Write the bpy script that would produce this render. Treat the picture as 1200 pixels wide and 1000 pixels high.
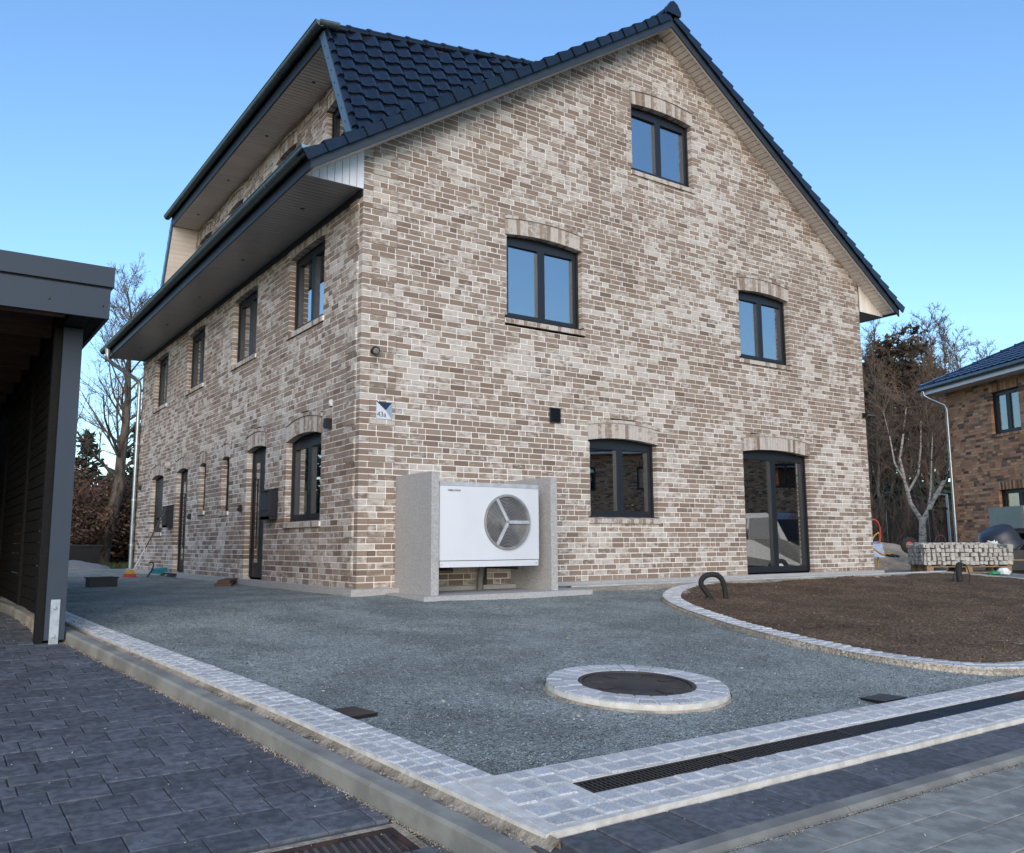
import bpy, math, random
import numpy as np
from mathutils import Vector, Matrix, noise as mnoise
random.seed(7)
R = math.radians
for o in list(bpy.data.objects): bpy.data.objects.remove(o)
scene = bpy.context.scene
col = scene.collection

# ------------------------------------------------------------------ camera, sky, sun, exposure
cam_d = bpy.data.cameras.new('camera'); cam = bpy.data.objects.new('camera', cam_d); col.objects.link(cam)
CAM = Vector((-4.7946, -10.4736, 0.5663)); yaw, pit, rol, foc = 0.6058, 0.1353, -0.0055, 1013.84
Fv = Vector((math.sin(yaw)*math.cos(pit), math.cos(yaw)*math.cos(pit), math.sin(pit)))
Rv = Vector((math.cos(yaw), -math.sin(yaw), 0)); Uv = Rv.cross(Fv)
R2 = Rv*math.cos(rol)+Uv*math.sin(rol); U2 = -Rv*math.sin(rol)+Uv*math.cos(rol)
cam.matrix_world = Matrix(((R2.x, U2.x, -Fv.x, CAM.x), (R2.y, U2.y, -Fv.y, CAM.y), (R2.z, U2.z, -Fv.z, CAM.z), (0, 0, 0, 1)))
cam_d.sensor_fit = 'HORIZONTAL'; cam_d.sensor_width = 36; cam_d.lens = foc/1200*36
cam_d.clip_start = 0.05; cam_d.clip_end = 3000
scene.camera = cam

SUN_AZ = R(213); SUN_EL = R(22)          # azimuth clockwise from +Y
world = bpy.data.worlds.new('World'); scene.world = world; world.use_nodes = True
wn = world.node_tree; wn.nodes.clear()
sky = wn.nodes.new('ShaderNodeTexSky'); sky.sky_type = 'NISHITA'; sky.sun_disc = False
sky.sun_elevation = SUN_EL; sky.sun_rotation = SUN_AZ
sky.altitude = 0; sky.air_density = 1.3; sky.dust_density = 0.5; sky.ozone_density = 5.8
bg = wn.nodes.new('ShaderNodeBackground'); bg.inputs['Strength'].default_value = 0.14
wo = wn.nodes.new('ShaderNodeOutputWorld')
wn.links.new(sky.outputs[0], bg.inputs[0]); wn.links.new(bg.outputs[0], wo.inputs[0])
sun_d = bpy.data.lights.new('sun', 'SUN'); sun = bpy.data.objects.new('sun', sun_d); col.objects.link(sun)
sun_d.energy = 1.5; sun_d.angle = R(50); sun_d.color = (1.0, 0.87, 0.74)
sdir = Vector((math.sin(SUN_AZ)*math.cos(SUN_EL), math.cos(SUN_AZ)*math.cos(SUN_EL), math.sin(SUN_EL)))
sun.rotation_euler = sdir.to_track_quat('Z', 'Y').to_euler()
sun.location = (-20, -20, 30)
vs = scene.view_settings; vs.view_transform = 'Standard'; vs.look = 'None'; vs.gamma = 1; vs.exposure = 0.9
vs.use_curve_mapping = False

# ------------------------------------------------------------------ helpers
class MB:
    """collects faces, built as ONE mesh object"""
    def __init__(s): s.v = []; s.f = []; s.t = []; s.m = []
    def face(s, pts, tone=0., m=0):
        n = len(s.v); s.v += [tuple(p) for p in pts]; s.f.append(tuple(range(n, n+len(pts)))); s.t.append(tone); s.m.append(m)
    def hexa(s, p, tone=0., m=0, skip=()):
        n = len(s.v); s.v += [tuple(q) for q in p]
        F = ((0, 3, 2, 1), (4, 5, 6, 7), (0, 1, 5, 4), (1, 2, 6, 5), (2, 3, 7, 6), (3, 0, 4, 7))
        for i, f in enumerate(F):
            if i in skip: continue
            s.f.append(tuple(n+k for k in f)); s.t.append(tone); s.m.append(m)
    def box(s, x0, x1, y0, y1, z0, z1, tone=0., m=0):
        s.hexa([(x0, y0, z0), (x1, y0, z0), (x1, y1, z0), (x0, y1, z0), (x0, y0, z1), (x1, y0, z1), (x1, y1, z1), (x0, y1, z1)], tone, m)
    def fbox(s, Fm, u0, u1, n0, n1, z0, z1, tone=0., m=0, skip=()):
        s.hexa([Fm(u0, n1, z0), Fm(u1, n1, z0), Fm(u1, n0, z0), Fm(u0, n0, z0), Fm(u0, n1, z1), Fm(u1, n1, z1), Fm(u1, n0, z1), Fm(u0, n0, z1)], tone, m, skip)
    def tube(s, pts, r, n=8, caps=True, tone=0., m=0):
        pts = [Vector(p) for p in pts]; k = len(pts)
        rr = list(r) if hasattr(r, '__len__') else [r]*k
        b0 = len(s.v); a = None
        for i, p in enumerate(pts):
            d = (pts[min(i+1, k-1)]-pts[max(i-1, 0)])
            if d.length < 1e-9: d = Vector((0, 0, 1))
            d.normalize()
            if a is None:
                a = d.orthogonal().normalized()
            else:
                a = a-d*a.dot(d)
                a = a.normalized() if a.length > 1e-6 else d.orthogonal().normalized()
            b = d.cross(a)
            for j in range(n):
                t = 2*math.pi*j/n
                s.v.append(tuple(p+(a*math.cos(t)+b*math.sin(t))*rr[i]))
        for i in range(k-1):
            for j in range(n):
                s.f.append((b0+i*n+j, b0+i*n+(j+1) % n, b0+(i+1)*n+(j+1) % n, b0+(i+1)*n+j)); s.t.append(tone); s.m.append(m)
        if caps:
            s.f.append(tuple(b0+j for j in range(n))[::-1]); s.t.append(tone); s.m.append(m)
            s.f.append(tuple(b0+(k-1)*n+j for j in range(n))); s.t.append(tone); s.m.append(m)
    def lathe(s, prof, n=24, O=(0, 0, 0), ax=(0, 0, 1), tone=0., m=0):
        ax = Vector(ax).normalized(); a = ax.orthogonal().normalized(); b = ax.cross(a); O = Vector(O); b0 = len(s.v)
        for (r, z) in prof:
            for j in range(n):
                t = 2*math.pi*j/n; s.v.append(tuple(O+ax*z+(a*math.cos(t)+b*math.sin(t))*max(r, 1e-4)))
        for i in range(len(prof)-1):
            for j in range(n):
                s.f.append((b0+i*n+j, b0+i*n+(j+1) % n, b0+(i+1)*n+(j+1) % n, b0+(i+1)*n+j)); s.t.append(tone); s.m.append(m)
    def prism(s, poly, f0, f1, tone=0., m=0):
        """poly: 2D points; f0/f1 map a 2D point to the two end faces"""
        n = len(s.v); k = len(poly)
        s.v += [tuple(f0(q)) for q in poly]+[tuple(f1(q)) for q in poly]
        s.f.append(tuple(range(n, n+k))[::-1]); s.f.append(tuple(range(n+k, n+2*k)))
        for i in range(k):
            s.f.append((n+i, n+(i+1) % k, n+k+(i+1) % k, n+k+i))
        s.t += [tone]*(k+2); s.m += [m]*(k+2)
    def mesh(s, name, mats, smooth=False):
        me = bpy.data.meshes.new(name); me.from_pydata(s.v, [], s.f)
        for mt in (mats if isinstance(mats, (list, tuple)) else [mats]): me.materials.append(mt)
        me.polygons.foreach_set('material_index', s.m)
        if any(s.t):
            at = me.attributes.new('tone', 'FLOAT', 'FACE'); at.data.foreach_set('value', s.t)
        me.update()
        if smooth:
            me.shade_smooth()
            if smooth != 2:
                me.set_sharp_from_angle(angle=R(40))
        return me
    def build(s, name, mats, parent=None, smooth=False, **kw):
        return link(name, s.mesh(name, mats, smooth), parent, **kw)

def link(name, me, parent=None, loc=None, rz=None, label=None, cat=None, group=None, kind=None):
    o = bpy.data.objects.new(name, me); col.objects.link(o)
    if parent is not None: o.parent = parent
    if loc is not None: o.location = loc
    if rz is not None: o.rotation_euler = (0, 0, rz)
    tag(o, label, cat, group, kind); return o
def tag(o, label=None, cat=None, group=None, kind=None):
    if label: o['label'] = label
    if cat: o['category'] = cat
    if group: o['group'] = group
    if kind: o['kind'] = kind
    return o
def empty(name, label, cat, loc=(0, 0, 0), rz=0, group=None):
    o = bpy.data.objects.new(name, None); col.objects.link(o); o.location = loc; o.rotation_euler = (0, 0, rz); o.empty_display_size = .1
    return tag(o, label, cat, group)
def copy_tree(o, loc, rz=0, scale=1, label=None, group=None):
    c = o.copy(); col.objects.link(c); c.location = loc; c.rotation_euler = (0, 0, rz); c.scale = (scale, scale, scale) if not hasattr(scale, '__len__') else scale
    if label: c['label'] = label
    if group: c['group'] = group
    for ch in o.children:
        d = ch.copy(); col.objects.link(d); d.parent = c
        for g in ch.children:
            e = g.copy(); col.objects.link(e); e.parent = d
    return c
def frame(O, U, N):
    O = Vector(O); U = Vector(U).normalized(); N = Vector(N).normalized()
    return lambda u, n, z: O+U*u+N*n+Vector((0, 0, z))
def text_mesh(body, size, extrude=.001):
    cu = bpy.data.curves.new('t', 'FONT'); cu.body = body; cu.size = size; cu.extrude = extrude; cu.align_x = 'LEFT'
    to = bpy.data.objects.new('t', cu); col.objects.link(to)
    me = bpy.data.meshes.new_from_object(to.evaluated_get(bpy.context.evaluated_depsgraph_get()))
    bpy.data.objects.remove(to); return me
def gz(y):                                    # forecourt: level by the house, falling 6.4 % to the street
    return -.08 if y > -.5 else -.08+.064*(y+.5)
def dz(y):                                    # driveway
    return -.10 if y > -.5 else -.10+.073*(y+.5)

# ------------------------------------------------------------------ materials
def nodes(name):
    m = bpy.data.materials.new(name); m.use_nodes = True; t = m.node_tree
    return m, t, t.nodes['Principled BSDF']
def nd(t, typ, **kw):
    n = t.nodes.new(typ)
    for k, v in kw.items():
        if k in n.inputs: n.inputs[k].default_value = v
        else: setattr(n, k, v)
    return n
def noise_(t, vec, scale, detail=4, rough=.55, w=None):
    n = nd(t, 'ShaderNodeTexNoise'); n.inputs['Scale'].default_value = scale; n.inputs['Detail'].default_value = detail; n.inputs['Roughness'].default_value = rough
    t.links.new(vec, n.inputs['Vector']); return n.outputs['Fac']
def mixc(t, fac, a, b, blend='MIX'):
    n = t.nodes.new('ShaderNodeMix'); n.data_type = 'RGBA'; n.blend_type = blend
    for sock, val in ((n.inputs['Factor'], fac), (n.inputs['A'], a), (n.inputs['B'], b)):
        pass
    def put(sock, val):
        if hasattr(val, 'is_output') or hasattr(val, 'links'): t.links.new(val, sock)
        else: sock.default_value = val if not isinstance(val, tuple) else (*val, 1)[:4]
    put(n.inputs[0], fac); put(n.inputs[6], a); put(n.inputs[7], b)
    return n.outputs[2]
def math_(t, op, a, b=None, c=None, clamp=False):
    n = t.nodes.new('ShaderNodeMath'); n.operation = op; n.use_clamp = clamp
    for i, v in enumerate((a, b, c)):
        if v is None: continue
        if hasattr(v, 'links'): t.links.new(v, n.inputs[i])
        else: n.inputs[i].default_value = v
    return n.outputs[0]
def mapr(t, v, a, b, c=0., d=1.):
    n = t.nodes.new('ShaderNodeMapRange'); n.interpolation_type = 'SMOOTHSTEP'; t.links.new(v, n.inputs[0])
    for i, x in enumerate((a, b, c, d)): n.inputs[i+1].default_value = x
    return n.outputs[0]
def bump(t, p, h, strength=.3, dist=.01):
    b = nd(t, 'ShaderNodeBump'); b.inputs['Strength'].default_value = strength; b.inputs['Distance'].default_value = dist
    t.links.new(h, b.inputs['Height']); t.links.new(b.outputs[0], p.inputs['Normal'])
def pos(t, sc=None):
    g = nd(t, 'ShaderNodeNewGeometry').outputs['Position']
    if sc:
        v = nd(t, 'ShaderNodeVectorMath', operation='MULTIPLY'); t.links.new(g, v.inputs[0]); v.inputs[1].default_value = sc; return v.outputs[0]
    return g
def tone_(t):
    a = nd(t, 'ShaderNodeAttribute', attribute_name='tone').outputs['Fac']
    r = nd(t, 'ShaderNodeObjectInfo').outputs['Random']
    return math_(t, 'FRACT', math_(t, 'ADD', a, r))
def plain(name, c, rough=.6, metal=0., c2=None, scale=8., bs=0., bscale=60., lo=.35, hi=.65, spec=.5, coat=0., bdist=.004, tonevar=0., sc=None, detail=5):
    m, t, p = nodes(name); p.inputs['Roughness'].default_value = rough; p.inputs['Metallic'].default_value = metal
    p.inputs['Specular IOR Level'].default_value = spec; p.inputs['Coat Weight'].default_value = coat
    c2 = c2 or tuple(x*.75 for x in c)
    g = pos(t, sc); n = noise_(t, g, scale, detail)
    out = mixc(t, mapr(t, n, lo, hi), c2, c)
    if tonevar:
        k = math_(t, 'MULTIPLY_ADD', tone_(t), 2*tonevar, 1-tonevar)
        out = mixc(t, 1., out, nd_val(t, k), 'MULTIPLY')
    t.links.new(out, p.inputs['Base Color'])
    rr = math_(t, 'MULTIPLY_ADD', n, .25, rough-.12, clamp=True); t.links.new(rr, p.inputs['Roughness'])
    if bs: bump(t, p, noise_(t, g, bscale, 4), bs, bdist)
    return m
def nd_val(t, v):
    c = nd(t, 'ShaderNodeCombineColor')
    for i in range(3): t.links.new(v, c.inputs[i])
    return c.outputs[0]

def brick_mat(name, light, darks, bias=.0, wash=True):
    m, t, p = nodes(name); p.inputs['Roughness'].default_value = .9; p.inputs['Specular IOR Level'].default_value = .25
    tn = tone_(t); g = pos(t)
    t2 = math_(t, 'FRACT', math_(t, 'MULTIPLY', tn, 7.31))
    big = noise_(t, g, .8, 3); mid = noise_(t, pos(t, (1, 1, 2.)), 8., 5, .68); fine = noise_(t, g, 70., 4, .65)
    ramp = nd(t, 'ShaderNodeValToRGB'); e = ramp.color_ramp.elements
    e[0].color = (*darks[0], 1); e[1].color = (*darks[-1], 1)
    for i, c in enumerate(darks[1:-1]):
        q = e.new((i+1)/(len(darks)-1)); q.color = (*c, 1)
    t.links.new(t2, ramp.inputs[0])
    dark = ramp.outputs[0]
    if wash:
        s = math_(t, 'ADD', math_(t, 'MULTIPLY', tn, .60), math_(t, 'ADD', math_(t, 'MULTIPLY', big, .95), math_(t, 'MULTIPLY', mid, 1.35)))
        w = mapr(t, s, 1.38+bias, 1.74+bias)
        w2 = math_(t, 'MULTIPLY', w, mapr(t, fine, .22, .5, .55, 1.))
        lt = mixc(t, mid, tuple(x*.82 for x in light), light)
        c = mixc(t, w2, dark, lt)
    else:
        c = mixc(t, mapr(t, mid, .3, .7), mixc(t, .25, dark, (.5, .35, .25)), dark)
    c = mixc(t, math_(t, 'MULTIPLY', mapr(t, fine, .4, .8), .15), c, (.10, .07, .055), 'MIX') if not wash else mixc(t, math_(t, 'MULTIPLY', mapr(t, fine, .5, .8), .55), c, (.15, .11, .09))
    t.links.new(c, p.inputs['Base Color'])
    bump(t, p, math_(t, 'ADD', fine, mid), .5, .006)
    return m
M = {}
M['brick'] = brick_mat('whitewashed_brick', (.565, .510, .447), [(.165, .116, .088), (.250, .185, .140), (.275, .208, .160), (.218, .160, .122), (.320, .248, .190), (.240, .180, .138)], .0)
M['brick_arch'] = brick_mat('whitewashed_arch_brick', (.555, .50, .44), [(.21, .155, .118), (.285, .217, .168), (.25, .19, .148), (.335, .26, .20)], -.18)
M['brick2'] = brick_mat('rustic_brick', (.3, .2, .12), [(.06, .04, .035), (.46, .22, .11), (.56, .30, .16), (.36, .16, .085), (.62, .38, .21), (.045, .032, .032), (.48, .23, .12)], wash=False)
M['mortar'] = plain('pale_mortar', (.86, .82, .765), .95, c2=(.78, .74, .69), scale=5, bs=.4, bscale=140)
M['mortar2'] = plain('grey_mortar', (.28, .22, .17), .95, scale=5)
M['frame'] = plain('anthracite_frame', (.013, .015, .019), .42, c2=(.011, .013, .017), scale=20, bs=.05, bscale=300)
M['fascia'] = plain('anthracite_fascia', (.026, .034, .046), .5, c2=(.023, .030, .041), scale=3)
M['dormer_board'] = plain('dormer_board_metal', (.10, .15, .20), .32, c2=(.085, .13, .18), scale=4, metal=.3)
M['beige'] = plain('beige_soffit_panel', (.78, .70, .62), .55, c2=(.74, .665, .59), scale=3, tonevar=.05)
M['greysoffit'] = plain('taupe_soffit_panel', (.33, .315, .305), .35, c2=(.29, .28, .275), scale=2, tonevar=.06)
M['whiteboard'] = plain('white_cladding_board', (.78, .80, .82), .5, c2=(.72, .74, .77), scale=6)
M['zinc'] = plain('weathered_zinc', (.17, .20, .20), .42, metal=.75, c2=(.12, .145, .15), scale=5, sc=(1, 3, 1))
M['zinc_light'] = plain('bright_zinc_pipe', (.42, .45, .46), .36, metal=.8, c2=(.33, .36, .37), scale=4)
M['tile'] = plain('glazed_black_roof_tile', (.007, .010, .017), .25, c2=(.004, .007, .014), scale=6, coat=.25, bs=.04, bscale=40, tonevar=.25)
M['tile2'] = plain('glazed_blue_black_tile', (.012, .02, .045), .2, c2=(.008, .014, .03), scale=6, coat=.6, tonevar=.25)
M['dark'] = plain('dark_void', (.006, .006, .007), .9)
M['room'] = plain('dim_room', (.045, .042, .040), .9, c2=(.03, .03, .03), scale=1)
M['curtain'] = plain('curtain', (.42, .38, .30), .9, c2=(.3, .27, .21), scale=3, sc=(6, 6, .3))
M['deck'] = plain('roof_deck', (.03, .03, .035), .8)
M['gravel_m'] = None

def gravel_mat(name, a, b, c, sc=190., soft=.9):
    m, t, p = nodes(name); p.inputs['Roughness'].default_value = .95; p.inputs['Specular IOR Level'].default_value = .15
    g = pos(t)
    vo = nd(t, 'ShaderNodeTexVoronoi'); vo.inputs['Scale'].default_value = sc; t.links.new(g, vo.inputs['Vector'])
    sep = nd(t, 'ShaderNodeSeparateColor'); t.links.new(vo.outputs['Color'], sep.inputs[0])
    vo2 = nd(t, 'ShaderNodeTexVoronoi'); vo2.inputs['Scale'].default_value = sc*.42; t.links.new(g, vo2.inputs['Vector'])
    sep2 = nd(t, 'ShaderNodeSeparateColor'); t.links.new(vo2.outputs['Color'], sep2.inputs[0])
    n1 = noise_(t, g, 1.3, 5, .6); n2 = noise_(t, g, 14., 4, .6); n3 = noise_(t, g, 45, 4, .7)
    k = math_(t, 'ADD', math_(t, 'MULTIPLY', sep.outputs[0], .45), math_(t, 'ADD', math_(t, 'MULTIPLY', sep2.outputs[1], .3), math_(t, 'MULTIPLY', n3, .5)))
    x = mixc(t, mapr(t, k, .25, .95), a, b)
    x = mixc(t, math_(t, 'MULTIPLY', mapr(t, sep2.outputs[2], .93, .99), .8), x, c)
    d = math_(t, 'MULTIPLY_ADD', mapr(t, n1, .3, .7), .5, .70); d = math_(t, 'MULTIPLY', d, math_(t, 'MULTIPLY_ADD', n2, 1.0, .5))
    x = mixc(t, 1., x, nd_val(t, d), 'MULTIPLY')
    t.links.new(x, p.inputs['Base Color'])
    h = math_(t, 'ADD', math_(t, 'MULTIPLY', vo2.outputs['Distance'], -1.), math_(t, 'MULTIPLY', n2, 1.5))
    bump(t, p, h, soft, .012)
    return m
M['gravel'] = gravel_mat('basalt_grit', (.080, .092, .086), (.365, .392, .36), (.5, .48, .44))
M['soil'] = gravel_mat('dark_topsoil', (.052, .034, .021), (.175, .117, .074), (.26, .2, .14), 110.)
M['sand'] = gravel_mat('sandy_mortar_bed', (.22, .185, .14), (.42, .36, .28), (.5, .46, .4), 120.)
M['paver'] = plain('charcoal_paver', (.112, .118, .131), .88, c2=(.064, .068, .077), scale=22, spec=.3, bs=.4, bscale=55, tonevar=.22, detail=8)
M['dpaver'] = plain('slate_border_slab', (.112, .117, .126), .8, spec=.3, c2=(.07, .074, .082), scale=24, bs=.3, bscale=70, tonevar=.2, detail=8)
M['lpaver'] = plain('grey_street_slab', (.29, .285, .25), .88, spec=.3, c2=(.185, .182, .16), scale=11, bs=.3, bscale=90, tonevar=.1, detail=8)
M['joint'] = plain('joint_sand', (.095, .095, .092), .95, c2=(.06, .062, .064), scale=6, bs=.5, bscale=120)
M['granite'] = plain('pale_granite_sett', (.50, .497, .487), .85, spec=.3, c2=(.30, .30, .297), scale=120, bs=.5, bscale=30, tonevar=.15, lo=.3, hi=.6)
M['granite_b'] = plain('beige_granite_sett', (.43, .405, .36), .85, c2=(.30, .275, .24), scale=60, bs=.5, bscale=30, tonevar=.18)
M['grout'] = plain('sett_grout', (.62, .59, .53), .95, c2=(.48, .455, .40), scale=12, bs=.6, bscale=90)
M['haunch'] = plain('mortar_haunch', (.40, .34, .26), .95, c2=(.20, .165, .12), scale=7, bs=.9, bscale=35, bdist=.02)
M['kerb'] = plain('weathered_concrete_kerb', (.25, .24, .205), .88, c2=(.16, .155, .135), scale=3.5, bs=.4, bscale=80, tonevar=.1)
M['kerbL'] = plain('light_concrete', (.42, .43, .43), .85, c2=(.33, .335, .33), scale=5, bs=.3, bscale=100, tonevar=.06)
M['iron'] = plain('cast_iron', (.05, .045, .042), .55, metal=.3, c2=(.032, .028, .026), scale=12, bs=.4, bscale=50)
M['rust'] = plain('rusty_iron', (.07, .036, .025), .75, metal=.2, c2=(.03, .019, .016), scale=10)
M['blackplastic'] = plain('black_plastic', (.012, .012, .013), .45)
M['exposed'] = plain('exposed_aggregate_slab', (.45, .435, .415), .9, c2=(.30, .292, .28), scale=75, bs=.5, bscale=70, lo=.36, hi=.64)
M['white'] = plain('white_enamel', (.63, .645, .66), .38, c2=(.60, .615, .635), scale=2)
M['hpgrey'] = plain('heat_pump_grey_lid', (.44, .46, .48), .4)
M['grille'] = plain('grille_grey', (.27, .265, .265), .45)
M['bark'] = plain('grey_brown_bark', (.14, .115, .085), .95, c2=(.04, .031, .024), scale=6, bs=.8, bscale=25, sc=(1, 1, .3), bdist=.03)
M['twig'] = plain('brown_twig', (.155, .105, .072), .95, c2=(.088, .06, .043), scale=3)
M['birch'] = plain('birch_bark', (.56, .50, .42), .85, c2=(.24, .20, .155), scale=5, sc=(1, 1, 2.5), lo=.38, hi=.52)
M['pinebark'] = plain('pine_bark', (.15, .085, .055), .95, c2=(.07, .042, .03), scale=5, sc=(1, 1, .4))
M['needle'] = plain('dark_needles', (.032, .048, .024), .8, c2=(.017, .026, .013), scale=1.5, tonevar=.5)
M['needle_b'] = plain('olive_needles', (.085, .062, .036), .8, c2=(.044, .034, .020), scale=1.5, tonevar=.5)
M['brownleaf'] = plain('dry_beech_leaf', (.15, .085, .05), .85, c2=(.075, .042, .026), scale=2, tonevar=.5)
M['grass'] = plain('grass', (.055, .085, .025), .9, c2=(.05, .05, .02), scale=4, tonevar=.4)
M['ground'] = plain('wood_floor_litter', (.075, .065, .038), .95, c2=(.045, .05, .025), scale=.8, bs=.5, bscale=6, bdist=.1)
M['wood'] = plain('raw_timber', (.30, .19, .10), .8, c2=(.2, .12, .065), scale=6, sc=(1, 8, 8))
M['wood_dark'] = plain('weathered_brown_wood', (.115, .06, .035), .75, c2=(.07, .038, .024), scale=5, sc=(1, 10, 10))
M['carport_wood'] = plain('carport_brown_timber', (.17, .10, .062), .75, c2=(.11, .065, .042), scale=4, sc=(1, 8, 8))
M['slat'] = plain('black_stained_slat', (.010, .010, .010), .75, spec=.12, c2=(.016, .015, .014), scale=8, sc=(8, 1, 8), bs=.2, bscale=30)
M['carport'] = plain('carport_slate_panel', (.030, .043, .062), .6, c2=(.026, .038, .055), scale=2)
M['galv'] = plain('galvanised_steel', (.52, .55, .58), .4, metal=.7, c2=(.42, .45, .48), scale=14)
M['red'] = plain('red_paint', (.38, .04, .022), .45)
M['yellow'] = plain('yellow_paint', (.50, .29, .03), .5)
M['teal'] = plain('teal_plastic', (.02, .20, .24), .5)
M['green'] = plain('green_net', (.03, .26, .12), .8)
M['rubber'] = plain('black_rubber', (.014, .014, .014), .8)
M['trailer'] = plain('grey_green_drop_side', (.25, .29, .26), .5, c2=(.22, .25, .23), scale=3)
M['tub'] = plain('dark_blue_mixing_drum', (.02, .027, .045), .45, c2=(.03, .033, .04), scale=6)
M['navy'] = plain('navy_enamel', (.012, .02, .06), .3)
M['silver'] = plain('brushed_steel', (.45, .5, .56), .35, metal=.6)
M['ink'] = plain('dark_ink', (.03, .03, .035), .6)
M['pink'] = plain('pink_petal', (.55, .03, .16), .6)
M['leafg'] = plain('pot_plant_leaf', (.05, .10, .03), .6)
M['lamp_white'] = plain('frosted_lens', (.22, .22, .22), .4)
M['rubble'] = plain('grey_tarp', (.17, .165, .155), .7, c2=(.16, .16, .16), scale=6, bs=.5, bscale=12, bdist=.03)
M['carpaint'] = plain('dark_van_paint', (.03, .034, .04), .3, coat=.6)

def glass_mat(name, f0, tint):
    m = bpy.data.materials.new(name); m.use_nodes = True; t = m.node_tree; t.nodes.clear()
    out = nd(t, 'ShaderNodeOutputMaterial'); mx = nd(t, 'ShaderNodeMixShader'); tr = nd(t, 'ShaderNodeBsdfTransparent'); gl = nd(t, 'ShaderNodeBsdfGlossy')
    tr.inputs[0].default_value = (*tint, 1); gl.inputs['Color'].default_value = (.92, .96, 1, 1); gl.inputs['Roughness'].default_value = .01
    lw = nd(t, 'ShaderNodeLayerWeight'); lw.inputs['Blend'].default_value = .5
    k = math_(t, 'MULTIPLY_ADD', math_(t, 'POWER', lw.outputs['Facing'], 3.), 1-f0, f0)
    wob = noise_(t, pos(t), 1.2, 1); b = nd(t, 'ShaderNodeBump'); b.inputs['Strength'].default_value = .06; b.inputs['Distance'].default_value = .01
    t.links.new(wob, b.inputs['Height']); t.links.new(b.outputs[0], gl.inputs['Normal'])
    t.links.new(k, mx.inputs[0]); t.links.new(tr.outputs[0], mx.inputs[1]); t.links.new(gl.outputs[0], mx.inputs[2]); t.links.new(mx.outputs[0], out.inputs[0])
    return m
M['glass_dim'] = glass_mat('far_glazing', .16, (.7, .72, .72))
M['glass'] = glass_mat('double_glazing', .40, (.55, .58, .58))

# ------------------------------------------------------------------ ground, forecourt
def grid_sheet(name, xs, ys, zf, mat, inside=None, **kw):
    mb = MB(); nx = len(xs)
    mb.v = [(x, y, zf(x, y)) for y in ys for x in xs]
    for j in range(len(ys)-1):
        for i in range(nx-1):
            if inside and not inside((xs[i]+xs[i+1])/2, (ys[j]+ys[j+1])/2): continue
            mb.f.append((j*nx+i, j*nx+i+1, (j+1)*nx+i+1, (j+1)*nx+i)); mb.t.append(0.); mb.m.append(0)
    return mb.build(name, mat, smooth=2, **kw)
def lin(a, b, n): return [a+(b-a)*i/n for i in range(n+1)]
def far_z(x, y):
    z = (gz(y) if y > -8.5 else gz(-8.5)+.02*(y+8.5) if y > -30 else gz(-8.5)-.43)-.2
    r = max(0, math.hypot(x-3, y-4)-24)
    return z+min(r*.02, .55)
grid_sheet('ground', [-900, -300, -100, -50]+lin(-30, 60, 45)+[80, 130, 300, 900], [-900, -300, -100, -50, -30, -20]+lin(-14, 60, 37)+[80, 130, 300, 900], far_z, M['ground'], kind='structure')

def lerp_tab(tab, y):
    for (y0, x0), (y1, x1) in zip(tab, tab[1:]):
        if (y0-y)*(y1-y) <= 0: return x0+(x1-x0)*(y-y0)/(y1-y0)
    return tab[0][1] if abs(y-tab[0][0]) < abs(y-tab[-1][0]) else tab[-1][1]
INL = [(2., -3.62), (-.72, -3.46), (-2., -3.29), (-3.3, -3.07), (-5.31, -2.735), (-7.07, -2.53), (-7.75, -2.47)]   # inner edge of the left sett strip
inner_x = lambda y: lerp_tab(INL, y)
def gnoise(x, y):
    return .014*mnoise.noise((x*1.1, y*1.1, 3.))+.008*mnoise.noise((x*4, y*4, 7.))
gxs = lin(-3.8, 15., 150); gys = lin(-7.12, 17., 190)
grid_sheet('gravel_yard', gxs, gys, lambda x, y: gz(y)+gnoise(x, y), M['gravel'],
           lambda x, y: x > inner_x(y)-.1 and not (0.2 < x < 11.2 and .3 < y < 13.3), kind='structure', label='dark basalt grit spread over the forecourt')

# pieces: chamfered stone, shared meshes
STONE = {}
def stone_mesh(lx, ly, h, ch, mat, var, jit=.0):
    key = (round(lx, 3), round(ly, 3), round(h, 3), ch, mat.name, var)
    if key in STONE: return STONE[key]
    rnd = random.Random(hash((round(lx, 3), round(ly, 3), var)))
    mb = MB(); stone_into(mb, lambda a, b, c: (a, b, c), lx, ly, h, ch, jit, rnd)
    me = mb.mesh('stone', mat); STONE[key] = me; return me
def stone_into(mb, f, lx, ly, h, ch, jit, rnd, tone=0.):
    a, b = lx/2, ly/2; j = lambda: rnd.uniform(-jit, jit)
    lo = [(-a+j(), -b+j()), (a+j(), -b+j()), (a+j(), b+j()), (-a+j(), b+j())]
    n = len(mb.v)
    mb.v += [tuple(f(x, y, -h)) for x, y in lo]+[tuple(f(x, y, -ch*.8+j()*.3)) for x, y in lo]
    mb.v += [tuple(f(x-math.copysign(ch, x), y-math.copysign(ch, y), j()*.4)) for x, y in lo]
    for k in range(4):
        q = (k+1) % 4
        mb.f += [(n+k, n+q, n+4+q, n+4+k), (n+4+k, n+4+q, n+8+q, n+8+k)]
    mb.f.append((n+8, n+9, n+10, n+11)); mb.t += [tone]*9; mb.m += [0]*9

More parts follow.
